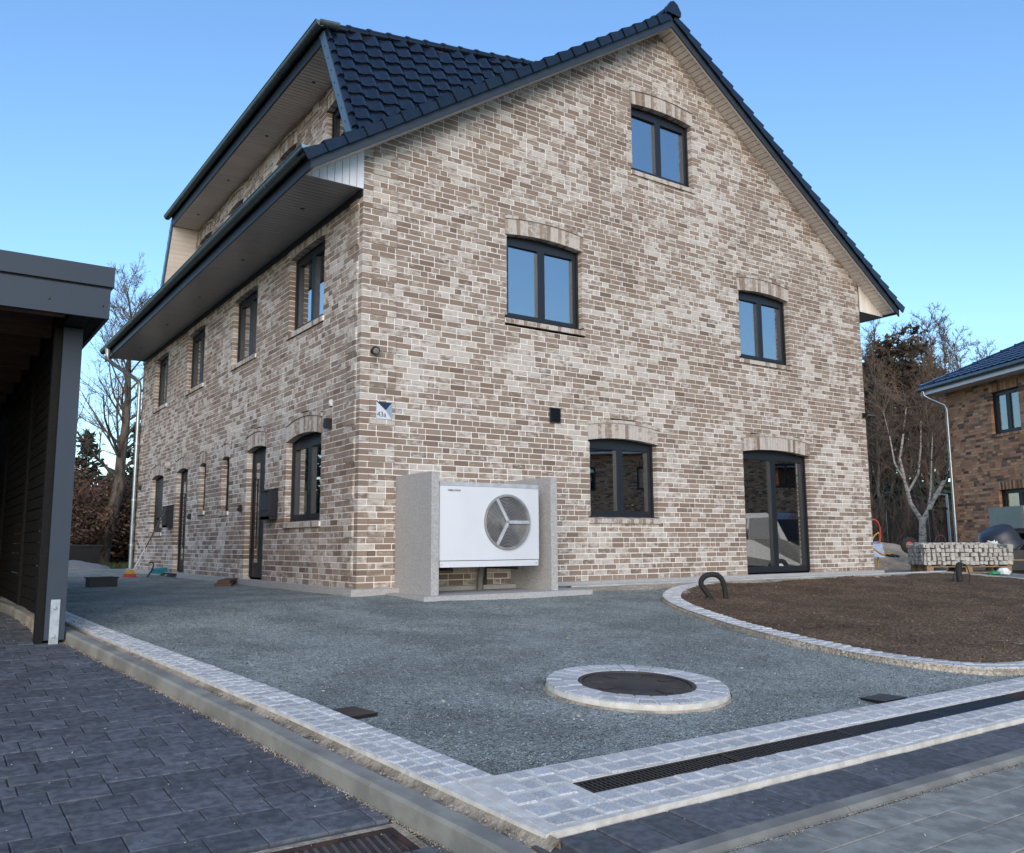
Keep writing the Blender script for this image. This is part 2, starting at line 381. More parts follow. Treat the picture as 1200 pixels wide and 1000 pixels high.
class Pieces:
    """pieces of one pavement: the largest become objects, the rest one stuff mesh"""
    def __init__(s): s.p = []
    def add(s, x, y, z, rz, lx, ly, h, ch, jit, slope=0.): s.p.append((x, y, z, rz, lx, ly, h, ch, jit, slope))
    def emit(s, name, mat, parent, limit=300):
        s.p.sort(key=lambda q: (Vector((q[0], q[1], q[2]))-CAM).length/math.sqrt(q[4]*q[5]) + (50 if ((Vector((q[0], q[1], q[2]))-CAM).dot(Fv) < 1.5) else 0))
        rest = MB()
        for i, (x, y, z, rz, lx, ly, h, ch, jit, slope) in enumerate(s.p):
            if i < limit:
                me = stone_mesh(lx, ly, h, ch, mat, i % 6, jit)
                o = link(name, me, parent, (x, y, z)); o.rotation_mode = 'ZYX'; o.rotation_euler = (math.atan(slope), 0, rz)
            else:
                c, sn = math.cos(rz), math.sin(rz)
                stone_into(rest, lambda a, b, cz: (x+a*c-b*sn, y+a*sn+b*c, z+cz+slope*(a*sn+b*c)), lx, ly, h, ch, jit, random, random.random())
        if rest.v: rest.build(name+'_field', mat, parent, kind='stuff')

# driveway of charcoal pavers
OUTL = [(2., -3.86), (-.72, -3.69), (-1.51, -3.56), (-2.6, -3.40), (-4., -3.19), (-5.57, -2.975), (-6.61, -2.865), (-7.74, -2.74)]   # outer edge of the sett strip
outer_x = lambda y: lerp_tab(OUTL, y)
kerb_out = lambda y: outer_x(y)-.205
drv = grid_sheet('driveway', lin(-9, -2.6, 30), lin(-8.06, 6, 60), lambda x, y: dz(y)-.012, M['joint'],
                 lambda x, y: x < outer_x(y), kind='structure', label='driveway of charcoal concrete pavers')
pc = Pieces(); y = -7.76; rnd = random.Random(3); row = 0
GR = (-3.62, -3.07, -7.36, -7.10)                       # hole for the iron drain grate
while y < 2.2:
    dep = rnd.choice((.14, .175, .175, .21)); x = -6.6+rnd.uniform(0, .2)
    yc = y+dep/2; xe = kerb_out(yc)-.012
    if row == 0: dep = .10
    while x < xe-.03:
        l = rnd.choice((.14, .175, .21, .21, .245)); l = min(l, xe-x)
        if xe-(x+l) < .05: l = xe-x
        xc = x+l/2
        if not (GR[0]-.02 < xc < GR[1]+.02 and GR[2]-.04 < yc < GR[3]+.04):
            if l > .03: pc.add(xc, yc, dz(yc)+rnd.uniform(-.002, .002), rnd.uniform(-.006, .006), l-.004, dep-.004, .05, .004, .0015, .073 if yc < -.5 else 0)
        x += l
    y += dep; row += 1
pc.emit('paver', M['paver'], drv)
# iron drain grate in the driveway
gr = empty('drain_grate', 'rusty slotted iron drain grate let into the charcoal driveway', 'drain grate', ((GR[0]+GR[1])/2, (GR[2]+GR[3])/2, dz(-7.22)))
gr.rotation_euler = (math.atan(.073), 0, 0)
w, d = (GR[1]-GR[0])/2, (GR[3]-GR[2])/2
mb = MB()
for a, b, c, e in ((-w, w, -d, -d+.025), (-w, w, d-.025, d), (-w, -w+.03, -d+.025, d-.025), (w-.03, w, -d+.025, d-.025)): mb.box(a, b, c, e, -.05, -.004)
mb.build('grate_frame', M['rust'], gr)
for k in range(13):
    x = -w+.055+k*(2*w-.11)/12; mb = MB()
    mb.hexa([(x-.012+.0, -d+.02, -.04), (x+.008, -d+.02, -.04), (x+.008+.02, d-.02, -.04), (x-.012+.02, d-.02, -.04), (x-.010, -d+.02, -.008), (x+.006, -d+.02, -.008), (x+.026, d-.02, -.008), (x+.010, d-.02, -.008)])
    mb.build('grate_bar', M['rust'], gr)
mb = MB(); mb.box(-w, w, -d, d, -.09, -.06); mb.build('pit', M['dark'], gr)
mb = MB()
for a, b, c, e in ((-w-.03, w+.03, d, d+.03), (w, w+.035, -d, d)): mb.box(a, b, c, e, -.05, -.003)
mb.build('mortar_rim', M['haunch'], gr)

# left kerb blocks and sett strip
kroot = MB(); ys = lin(-7.78, 2., 60)
for a, b in zip(ys, ys[1:]):
    P = []
    for yy in (a, b):
        x0, x1 = kerb_out(yy)+.115, outer_x(yy)+.02
        P.append([(x0, yy, gz(yy)-.2), (x1, yy, gz(yy)-.2), (x1, yy, gz(yy)+.022), ((x0+x1)/2, yy, gz(yy)-.018), (x0, yy, gz(yy)-.02)])
    n = len(kroot.v); kroot.v += P[0]+P[1]
    for k in range(5): kroot.f.append((n+k, n+(k+1) % 5, n+5+(k+1) % 5, n+5+k)); kroot.t.append(0.); kroot.m.append(0)
kr = kroot.build('kerb_haunch', M['haunch'], kind='structure', label='rough mortar haunch between kerb and sett strip')
y = -7.80; k = 0
while y < 1.6:
    L = .985; mb = MB(); y1 = y+L-.006
    pr = [(0, -.22), (.105, -.22), (.105, -.012), (.097, 0), (.014, 0), (0, -.014)]
    n = 6; pts = []
    for i in range(n+1):
        yy = y+(y1-y)*i/n; x0 = kerb_out(yy)
        pts.append([(x0+a, yy, max(gz(yy), dz(yy)+.07)+.012+b) for a, b in pr])
    b0 = 0
    for q in pts: mb.v += q
    for i in range(n):
        for j in range(6):
            mb.f.append((i*6+j, i*6+(j+1) % 6, (i+1)*6+(j+1) % 6, (i+1)*6+j)); mb.t.append(0.); mb.m.append(0)
    mb.f += [tuple(range(6))[::-1], tuple(n*6+j for j in range(6))]; mb.t += [0., 0.]; mb.m += [0, 0]
    mb.build('kerb_stone', M['kerb'], kr); y += L; k += 1
mb = MB()      # loose crumbs of mortar in the trough
for k in range(700):
    yy = random.uniform(-7.7, -.8); x = outer_x(yy)-random.uniform(-.015, .085)**1; s = random.uniform(.002, .010)
    c = Vector((x, yy, gz(yy)-.008+random.uniform(0, .006)))
    mb.lathe([(0, -s), (s*random.uniform(.8, 1.3), -.2*s), (s*.8, .5*s), (0, .9*s)], 5, c, (random.uniform(-.4, .4), random.uniform(-.4, .4), 1))
mb.build('mortar_crumbs', M['haunch'], kr, kind='stuff')

mbg = MB()
for a, b in zip(ys, ys[1:]):
    a, b = max(a, -7.72), max(b, -7.72)
    if b-a < 1e-4: continue
    q = [(outer_x(a), a), (inner_x(a), a), (inner_x(b), b), (outer_x(b), b)]
    mbg.hexa([(x, yy, gz(yy)-.12) for x, yy in q]+[(x, yy, gz(yy)+.0265) for x, yy in q])
strip = mbg.build('sett_strip', M['grout'], kind='structure', label='three rows of pale granite setts edging the grit along the driveway')
pc = Pieces(); y = -7.05
while y < 1.:
    dl = rnd.uniform(.082, .096)
    for r in range(3):
        yy = y+dl/2+rnd.uniform(-.004, .004); f = (r+.5)/3
        x = outer_x(yy)*(1-f)+inner_x(yy)*f; wd = (inner_x(yy)-outer_x(yy))/3
        pc.add(x, yy, gz(yy)+.0325+rnd.uniform(-.0015, .0015), .10+rnd.uniform(-.05, .05), wd-.010, dl-.010, .06, .008, .005, .064 if yy < -.5 else 0)
    y += dl
pc.emit('sett', M['granite'], strip)

# street-side setts with slot drain
mbg = MB(); XS0, XS1 = -2.72, 6.2
for (a, b) in ((-7.715, -7.462), (-7.303, -7.055)):
    mbg.hexa([(x, yy, gz(yy)-.12) for x, yy in ((XS0, a), (XS1, a), (XS1, b), (XS0, b))]+[(x, yy, gz(yy)+.0285) for x, yy in ((XS0, a), (XS1, a), (XS1, b), (XS0, b))])
mbg.hexa([(x, yy, gz(yy)-.12) for x, yy in ((XS0, -7.462), (-2.29, -7.462), (-2.29, -7.303), (XS0, -7.303))]+[(x, yy, gz(yy)+.0283) for x, yy in ((XS0, -7.462), (-2.29, -7.462), (-2.29, -7.303), (XS0, -7.303))])
front = mbg.build('sett_apron', M['grout'], kind='structure', label='granite setts laid either side of the slot drain by the street')
pc = Pieces()
for yr, x0 in ((-7.12, -2.50), (-7.24, -2.64), (-7.52, -2.68), (-7.64, -2.68), (-7.38, -2.68)):
    x = x0
    while x < (6. if yr != -7.38 else -2.36):
        l = rnd.uniform(.105, .135)
        pc.add(x+l/2, yr+rnd.uniform(-.006, .006), gz(yr)+.0345+rnd.uniform(-.0015, .0015), rnd.uniform(-.05, .05), l-.016, .106+rnd.uniform(-.010, .002), .06, .009, .006, .064)
        x += l
pc.emit('sett', M['granite'], front)
sd = empty('slot_drain', 'long black slotted channel drain between rows of pale setts', 'drain', (0, -7.3825, gz(-7.3825)+.026)); sd.rotation_euler = (math.atan(.064), 0, 0)
for k in range(9):
    x0 = -2.28+k*.5*1.9; x1 = x0+.945
    if x0 > 6: break
    mb = MB(); mb.box(x0, x1, -.078, -.062, -.06, 0); mb.box(x0, x1, .062, .078, -.06, 0); mb.box(x0, x0+.014, -.062, .062, -.05, -.001); mb.box(x1-.014, x1, -.062, .062, -.05, -.001)
    for j in range(1, 4): mb.box(x0+.014, x1-.014, -.062+j*.031-.003, -.062+j*.031+.003, -.03, -.003)
    gm = mb.build('drain_cover', M['rust'] if k == 4 else M['blackplastic'], sd)
    nb_ = 34; mb = MB()
    for j in range(nb_):
        x = x0+.02+(x1-x0-.05)*(j+.5)/nb_; mb.box(x-.006, x+.006, -.062, .062, -.022, -.0015)
    mb.build('drain_bars', M['rust'] if k == 4 else M['blackplastic'], gm, kind='stuff')
mb = MB(); mb.box(-2.28, 6.2, -.06, .06, -.1, -.07); mb.build('channel_floor', M['dark'], sd)

# slate border slabs, low kerb, street slabs
base = grid_sheet('street_apron', lin(-7, 7, 60), lin(-13, -7.70, 25), lambda x, y: min(gz(y), gz(-8.1)+.02*(y+8.1) if y < -8.1 else 9)-.012, M['joint'], lambda x, y: y < -8.0 or x > -2.85, kind='structure', label='street-side paving below the sett apron')
pc = Pieces(); x = -6.6
while x < 6.4:
    l = .195; wob = 0
    if x > -2.75: pc.add(x+l/2, -7.865, gz(-7.865)+.006+rnd.uniform(-.002, .002), rnd.uniform(-.006, .006), l-.010, .283, .06, .006, .0015, .064)
    else: pc.add(x+l/2, -7.865, dz(-7.865)+.002, rnd.uniform(-.006, .006), l-.006, .285, .05, .006, .001, .073)
    x += l
pc.emit('border_slab', M['dpaver'], base)
x = -6.4
while x < 6.4:
    mb = MB(); y0, y1 = -8.115, -8.012; zt = gz(-8.06)+.012
    for_prof = [(y0, zt-.2), (y1, zt-.2), (y1, zt), (y0+.03, zt-.002), (y0, zt-.03)]
    mb.prism(for_prof, lambda q: (x, q[0], q[1]), lambda q: (x+.994, q[0], q[1]))
    mb.build('low_kerb', M['kerbL'] if False else M['kerb'], base); x += 1.
pc = Pieces(); y = -8.13; row = 0
while y > -10.9:
    dep = .20; x = -3.9+(row % 2)*.15
    while x < 3.8:
        pc.add(x+.15, y-dep/2, gz(-8.1)+.02*(y-dep/2+8.1)-.004+rnd.uniform(-.001, .001), rnd.uniform(-.003, .003), .295, dep-.005, .06, .004, .001, .02); x += .30
    y -= dep; row += 1
pc.emit('street_slab', M['lpaver'], base)

def scatter(name, mat, par, N, fn, smin, smax, seed, power=2.):
    """many small angular stones, one stuff mesh"""
    rg_ = np.random.default_rng(seed); base_ = np.array([(1, 0, 0), (-1, 0, 0), (0, 1, 0), (0, -1, 0), (0, 0, .7), (0, 0, -.7)])
    F_ = np.array([(0, 2, 4), (2, 1, 4), (1, 3, 4), (3, 0, 4), (2, 0, 5), (1, 2, 5), (3, 1, 5), (0, 3, 5)])
    P = []
    while len(P) < N:
        q = fn(rg_)
        if q is not None: P.append(q)
    P = np.array(P); sz = smin+(smax-smin)*rg_.random(N)**power
    V_ = base_[None]*(sz[:, None, None]*rg_.uniform(.6, 1.3, (N, 6, 1))); a_ = rg_.uniform(0, 6.28, N); c_, s_ = np.cos(a_)[:, None], np.sin(a_)[:, None]
    tl = rg_.normal(0, .5, (N, 1)); X_, Y_, Z_ = V_[..., 0], V_[..., 1], V_[..., 2]; Z2 = Z_+tl*X_
    W_ = np.stack([X_*c_-Y_*s_, X_*s_+Y_*c_, Z2], -1)+P[:, None]
    me = bpy.data.meshes.new(name); me.from_pydata(W_.reshape(-1, 3).tolist(), [], (F_[None]+6*np.arange(N)[:, None, None]).reshape(-1, 3).tolist()); me.materials.append(mat)
    at = me.attributes.new('tone', 'FLOAT', 'FACE'); at.data.foreach_set('value', np.repeat(rg_.random(N), 8)); me.update()
    return link(name, me, par, kind='stuff')
M['chip'] = plain('basalt_chip', (.24, .265, .255), .95, c2=(.12, .137, .13), scale=60, tonevar=.75, spec=.2)
def on_grit(r):
    y = -7.05+6.6*r.random()**1.6; x = r.uniform(-3.4, 6.)
    if x < inner_x(y)+.01 or math.hypot(x-RC[0], y-RC[1]) < .66: return None
    return (x, y, gz(y)+gnoise(x, y)+.001)
RC = (-.62, -5.93)
scatter('loose_grit', M['chip'], bpy.data.objects['gravel_yard'], 42000, on_grit, .0025, .0085, 5)
def on_drive(r):
    y = r.uniform(-7.8, -1.5); x = r.uniform(-6., kerb_out(y)-.02); return (x, y, dz(y)+.002)
scatter('paving_specks', M['granite_b'], drv, 420, on_drive, .0015, .006, 6)
def by_kerb(r):
    y = r.uniform(-7.8, -1.); x = kerb_out(y)-abs(r.normal(0, .018))-.004; return (x, y, dz(y)+.001)
scatter('kerb_sand', M['haunch'], drv, 5000, by_kerb, .001, .006, 7)
def on_street(r):
    y = r.uniform(-9.6, -7.7); x = r.uniform(-2.7, 3.); return (x, y, gz(max(y, -8.1))+(.02*(y+8.1) if y < -8.1 else .006)+.0)
scatter('street_specks', M['granite_b'], base, 420, on_street, .0015, .005, 8)
def kerb_foot(r):
    return (r.uniform(-3.5, 4.), -8.118-abs(r.normal(0, .02)), gz(-8.1)-.004)
scatter('joint_sand', M['haunch'], base, 4000, kerb_foot, .001, .005, 9)
# manhole with sett ring
RC = (-.62, -5.93); zc = gz(RC[1])+.048
mh = empty('manhole', 'round manhole ringed with pale granite setts standing in the grit', 'manhole', (RC[0], RC[1], zc)); mh.rotation_euler = (math.atan(.064), 0, 0)
mb = MB(); mb.lathe([(.64, -.14), (.628, -.05), (.618, -.006), (.60, .0), (.405, 0), (.40, -.05)], 64); mb.build('mortar_ring', M['grout'], mh, smooth=True)
mb = MB(); mb.lathe([(.66, -.13), (.65, -.06), (.634, -.035)], 64); mb.build('mortar_skirt', M['haunch'], mh, smooth=True)
for r0, r1, n in ((.405, .508, 24), (.512, .618, 30)):
    for k in range(n):
        a0, a1 = 2*math.pi*k/n+.012, 2*math.pi*(k+1)/n-.012; mb = MB()
        pt = lambda r, a, z: (r*math.cos(a), r*math.sin(a), z)
        am = (a1-a0)*.06; zz = random.uniform(.004, .009)
        n0 = 0; lo = [(r0, a0), (r1, a0), (r1, a1), (r0, a1)]; hi = [(r0+.009, a0+am), (r1-.009, a0+am), (r1-.009, a1-am), (r0+.009, a1-am)]
        mb.hexa([pt(r, a, -.03) for r, a in lo]+[pt(r, a, zz-.004) for r, a in lo], skip=(0, 1)); mb.hexa([pt(r, a, zz-.004) for r, a in lo]+[pt(r, a, zz) for r, a in hi], skip=(0,))
        mb.build('sett', M['granite'], mh)
mb = MB(); mb.lathe([(.402, -.05), (.402, .002), (.372, .002), (.370, -.012), (.362, -.012)], 64); mb.build('lid_frame', M['iron'], mh, smooth=True)
mb = MB(); mb.lathe([(.366, -.03), (.364, -.006), (.345, -.004), (.335, -.010), (.20, -.010), (.19, -.005), (0, -.005)], 64)
lid = mb.build('lid', M['iron'], mh, smooth=True)
for k in range(8):
    mb = MB(); a = k*math.pi/4; mb.hexa([(r*math.cos(a)-s*math.sin(a), r*math.sin(a)+s*math.cos(a), z) for z in (-.012, -.005) for r, s in ((.21, -.02), (.32, -.03), (.32, .03), (.21, .02))]); mb.build('lid_pad', M['iron'], lid)
for k, (dx, dy, s) in enumerate(((-1.35, .3, .03), (-.82, -.38, .025), (-.86, -.46, .02), (1.3, .2, .025), (-.5, -.55, .015), (-1.9, .9, .02), (.9, 1.9, .03))):
    s *= .6; mb = MB(); x, y = RC[0]+dx, RC[1]+dy
    mb.lathe([(0, -s*.5), (s, -.1*s), (s*.85, .35*s), (s*.3, .6*s), (0, .6*s)], 7, (0, 0, s*.2), (.2, .1*k-.3, 1))
    mb.build('pebble', M['granite_b'], loc=(x, y, gz(y)), smooth=False, label='small pale pebble lying on the dark grit', cat='pebble', group='loose pebbles on the grit')

# planting bed: curved edging, soil
BO = [(5.6, -.70), (4.6, -1.12), (3.75, -1.75), (3.25, -2.3), (2.85, -2.95), (2.55, -3.6), (2.3, -4.25), (2.1, -5.), (2.0, -5.7), (2.03, -6.15), (2.14, -6.5), (2.36, -6.8), (2.75, -6.96), (3.4, -7.02), (5., -7.03), (8., -7.03)]
def catmull(P, n=8):
    out = []; P = [Vector((*p, 0)) for p in P]
    for i in range(len(P)-1):
        a, b, c, d = P[max(i-1, 0)], P[i], P[i+1], P[min(i+2, len(P)-1)]
        for k in range(n):
            t = k/n; out.append(.5*((2*b)+(c-a)*t+(2*a-5*b+4*c-d)*t*t+(3*b-3*c+d-a)*t*t*t))
    out.append(P[-1]); return out
curve = catmull(BO)
def offs(cv, d):
    out = []
    for i, p in enumerate(cv):
        t = (cv[min(i+1, len(cv)-1)]-cv[max(i-1, 0)]).normalized(); out.append(p+Vector((-t.y, t.x, 0))*d)
    return out
inn = offs(curve, .24); ho = offs(curve, -.05); hi_ = offs(curve, .32)
def poly_inside(x, y, P):
    c = False
    for i in range(len(P)):
        x0, y0 = P[i][:2]; x1, y1 = P[i-1][:2]
        if (y0 > y) != (y1 > y) and x < (x1-x0)*(y-y0)/(y1-y0)+x0: c = not c
    return c
bed_poly = [(p.x, p.y) for p in offs(curve, .2)]+[(12.75, -6.85), (12.75, -.72)]
def soilz(x, y):
    return gz(y)+.035+.022*mnoise.noise((x*2.2, y*2.2, 1))+.014*mnoise.noise((x*8, y*8, 5))+.008*mnoise.noise((x*22, y*22, 9))+.03*mnoise.noise((x*.6, y*.6, 2))
soil = grid_sheet('planting_bed', lin(1.9, 12.8, 270), lin(-7.05, -.68, 170), soilz, M['soil'], lambda x, y: poly_inside(x, y, bed_poly), kind='structure', label='bare dark topsoil of the new planting bed')
mb = MB(); cnt = 0
while cnt < 2600:
    x = random.uniform(2., 12.6); y = random.uniform(-7, -.8)
    if random.random() > 1.1-(x-2)/12 or not poly_inside(x, y, bed_poly): continue
    cnt += 1; s = random.uniform(.004, .016)*(1.6 if random.random() < .05 else 1)
    mb.lathe([(0, -s), (s*random.uniform(.8, 1.4), -.2*s), (s*.8, .5*s), (0, .8*s)], 5, (x, y, soilz(x, y)+s*.2), (random.uniform(-.6, .6), random.uniform(-.6, .6), 1), random.random())
mb.build('soil_clods', M['soil'], soil, kind='stuff')
EZ = .055
mb = MB()
for i in range(len(curve)-1):
    rows = []
    for j in (i, i+1):
        a, b, c, d = ho[j], curve[j], inn[j], hi_[j]
        z = lambda p: gz(p.y)
        rows.append([(a.x, a.y, z(a)-.05), (a.x*.4+b.x*.6, a.y*.4+b.y*.6, z(b)+.025), (b.x, b.y, z(b)+EZ-.02), (b.x, b.y, z(b)+EZ-.006), (c.x, c.y, z(c)+EZ-.006), (c.x, c.y, z(c)+EZ-.02), (d.x, d.y, z(d)+.03), (d.x, d.y, z(d)-.05)])
    n = len(mb.v); mb.v += rows[0]+rows[1]
    for k in range(7): mb.f.append((n+k, n+k+1, n+9+k, n+8+k)); mb.t.append(0.); mb.m.append(0 if k in (3,) else 1)
edg = mb.build('bed_edging', [M['grout'], M['sand']], kind='structure', label='curved double row of granite setts edging the planting bed')
pc = Pieces(); acc = 0; L = [0]
for a, b in zip(curve, curve[1:]): L.append(L[-1]+(b-a).length)
def at_len(cv, s):
    for i in range(len(L)-1):
        if L[i+1] >= s: f = (s-L[i])/(L[i+1]-L[i]); return cv[i].lerp(cv[i+1], f), (curve[i+1]-curve[i]).normalized()
    return cv[-1], (curve[-1]-curve[-2]).normalized()
for r in range(2):
    cv = offs(curve, .06+.12*r); s = .02+r*.05
    while s < L[-1]-.05:
        l = rnd.uniform(.10, .13); p, t = at_len(cv, s+l/2)
        pc.add(p.x, p.y, gz(p.y)+EZ+rnd.uniform(-.003, .003), math.atan2(t.y, t.x), l-.008, .112, .06, .010, .003, 0.); s += l
pc.emit('sett', M['granite'], edg)

# plinth strip, edging along the gable, right-hand edging, heat pump plinth come with the house base
mb = MB()
mb.box(-.13, 0.06, -.13, 13.75, -.3, .003); mb.box(.061, 11.55, -.13, .06, -.3, .0035)
mb.build('plinth_kerb', M['exposed'], kind='structure', label='narrow concrete kerb along the foot of the brick walls')
mb = MB(); mb.box(3.05, 12.9, -.58, -.165, -.3, -.05); mb.build('splash_strip', M['gravel'], kind='structure', label='grey grit splash strip under the gable wall')
er = MB(); er.box(3.0, 12.9, -.68, -.585, -.3, -.032)
er = er.build('edging_footing', M['kerbL'], kind='structure', label='pale concrete edging between splash strip and planting bed')
for k in range(10):
    mb = MB(); mb.box(3.0+k*.99, 3.0+k*.99+.984, -.683, -.582, -.2, -.022); mb.build('edging_stone', M['kerbL'], er)
mb = MB(); mb.hexa([(2.9, -.86, -.2), (12.9, -.92, -.2), (12.9, -.684, -.2), (2.9, -.684, -.2), (2.9, -.86, -.10), (12.9, -.92, -.10), (12.9, -.684, -.045), (2.9, -.684, -.045)]); mb.build('edging_haunch', M['sand'], er)
mb = MB()
for k in range(7):
    y0 = -.6-k*1.0; y1 = y0-.993; z0, z1 = gz(y0)+.055, gz(y1)+.055
    mb2 = MB(); mb2.hexa([(12.86, y1, z1-.25), (12.96, y1, z1-.25), (12.96, y0, z0-.25), (12.86, y0, z0-.25), (12.86, y1, z1), (12.96, y1, z1), (12.96, y0, z0), (12.86, y0, z0)]); mb2.build('edging_stone', M['kerbL'], er)
    mb.hexa([(12.62, y1, z1-.2), (12.855, y1, z1-.2), (12.855, y0, z0-.2), (12.62, y0, z0-.2), (12.62, y1, z1-.07), (12.855, y1, z1-.015), (12.855, y0, z0-.015), (12.62, y0, z0-.07)])
mb.build('edging_haunch', M['sand'], er)

# ------------------------------------------------------------------ brickwork
CH = 1/12                                   # course height
def arch_out(o, u):
    uc = (o['u0']+o['u1'])/2; hw = (o['u1']-o['u0'])/2+.03
    return o['z1']+o['rise']*(1-((u-uc)/hw)**2)+(.24 if o.get('arch', True) else 0)+(.062 if o.get('trim', True) else 0)
def brick_rows(ulen, z0, z1, opens, span, quoins, rnd):
    """returns bricks (u0,u1,za,zb,proud) and mortar strips (u0,u1,za,zb)"""
    bricks, strips = [], []
    n0 = int(round(z0/CH)); n1 = int(math.ceil(z1/CH))
    for i in range(n0, n1):
        za, zb = i*CH, (i+1)*CH; m = (za+zb)/2
        lo, hi = span(m)
        if hi-lo < .05: continue
        iv = [(lo, hi)]
        cuts = []
        for o in opens:
            s = o.get('sill', .09)
            if m < o['z0']-s or m > o['z1']+.6: continue
            if m < o['z0']: cuts.append((o['u0']-.04, o['u1']+.04))
            elif m < o['z1']: cuts.append((o['u0'], o['u1']))
            else:
                us = [u for u in lin(o['u0']-.03, o['u1']+.03, 60) if m < arch_out(o, u)-.01]
                if us: cuts.append((min(us), max(us)))
        for a, b in cuts:
            nv = []
            for s, e in iv:
                if b <= s or a >= e: nv.append((s, e)); continue
                if a > s: nv.append((s, a))
                if b < e: nv.append((b, e))
            iv = nv
        fixed = []
        if i % 6 in (2, 3, 4, 5):
            for qa, qb in quoins: fixed += [(qa, qb)]
        for s, e in iv:
            strips.append((s, e, za, zb))
            seg = []; c = s
            for qa, qb in sorted(fixed):
                if qa >= e or qb <= s: continue
                if qa-c > .02: seg.append((c, qa, 0))
                seg.append((max(qa, s), min(qb, e), .02)); c = min(qb, e)
                strips.append((max(qa, s)+.003, min(qb, e)-.003, za+(.006 if i % 6 == 2 else 0), zb-(.006 if i % 6 == 5 else 0), .02))
            if e-c > .02: seg.append((c, e, 0))
            for sa, sb, pr in seg:
                u = sa
                first = True
                while u < sb-.02:
                    l = .25 if rnd.random() < .72 else .125
                    if first: l = (.25, .125, .1875)[(i+int(sa*7)) % 3 if not pr else (i % 2)]; first = False
                    if sb-(u+l) < .07: l = sb-u
                    if l > .31: l = l/2
                    bricks.append((u+(.0065 if u > sa+.001 else (0 if not pr else .004)), min(u+l, sb)-(.0065 if u+l < sb-.001 else (0 if not pr else .004)), za+.0065, zb-.0065, pr)); u += l
    return bricks, strips
def strips_mesh(strips, Fm, rec=.005, dep=.125):
    mb = MB()
    for q in strips:
        a, b, za, zb = q[:4]; pr = q[4] if len(q) > 4 else 0
        mb.fbox(Fm, a+.004, b-.004, -dep if not pr else -.02, pr-rec, za, zb, skip=(0, 1, 4) if not pr else (4,))
    return mb
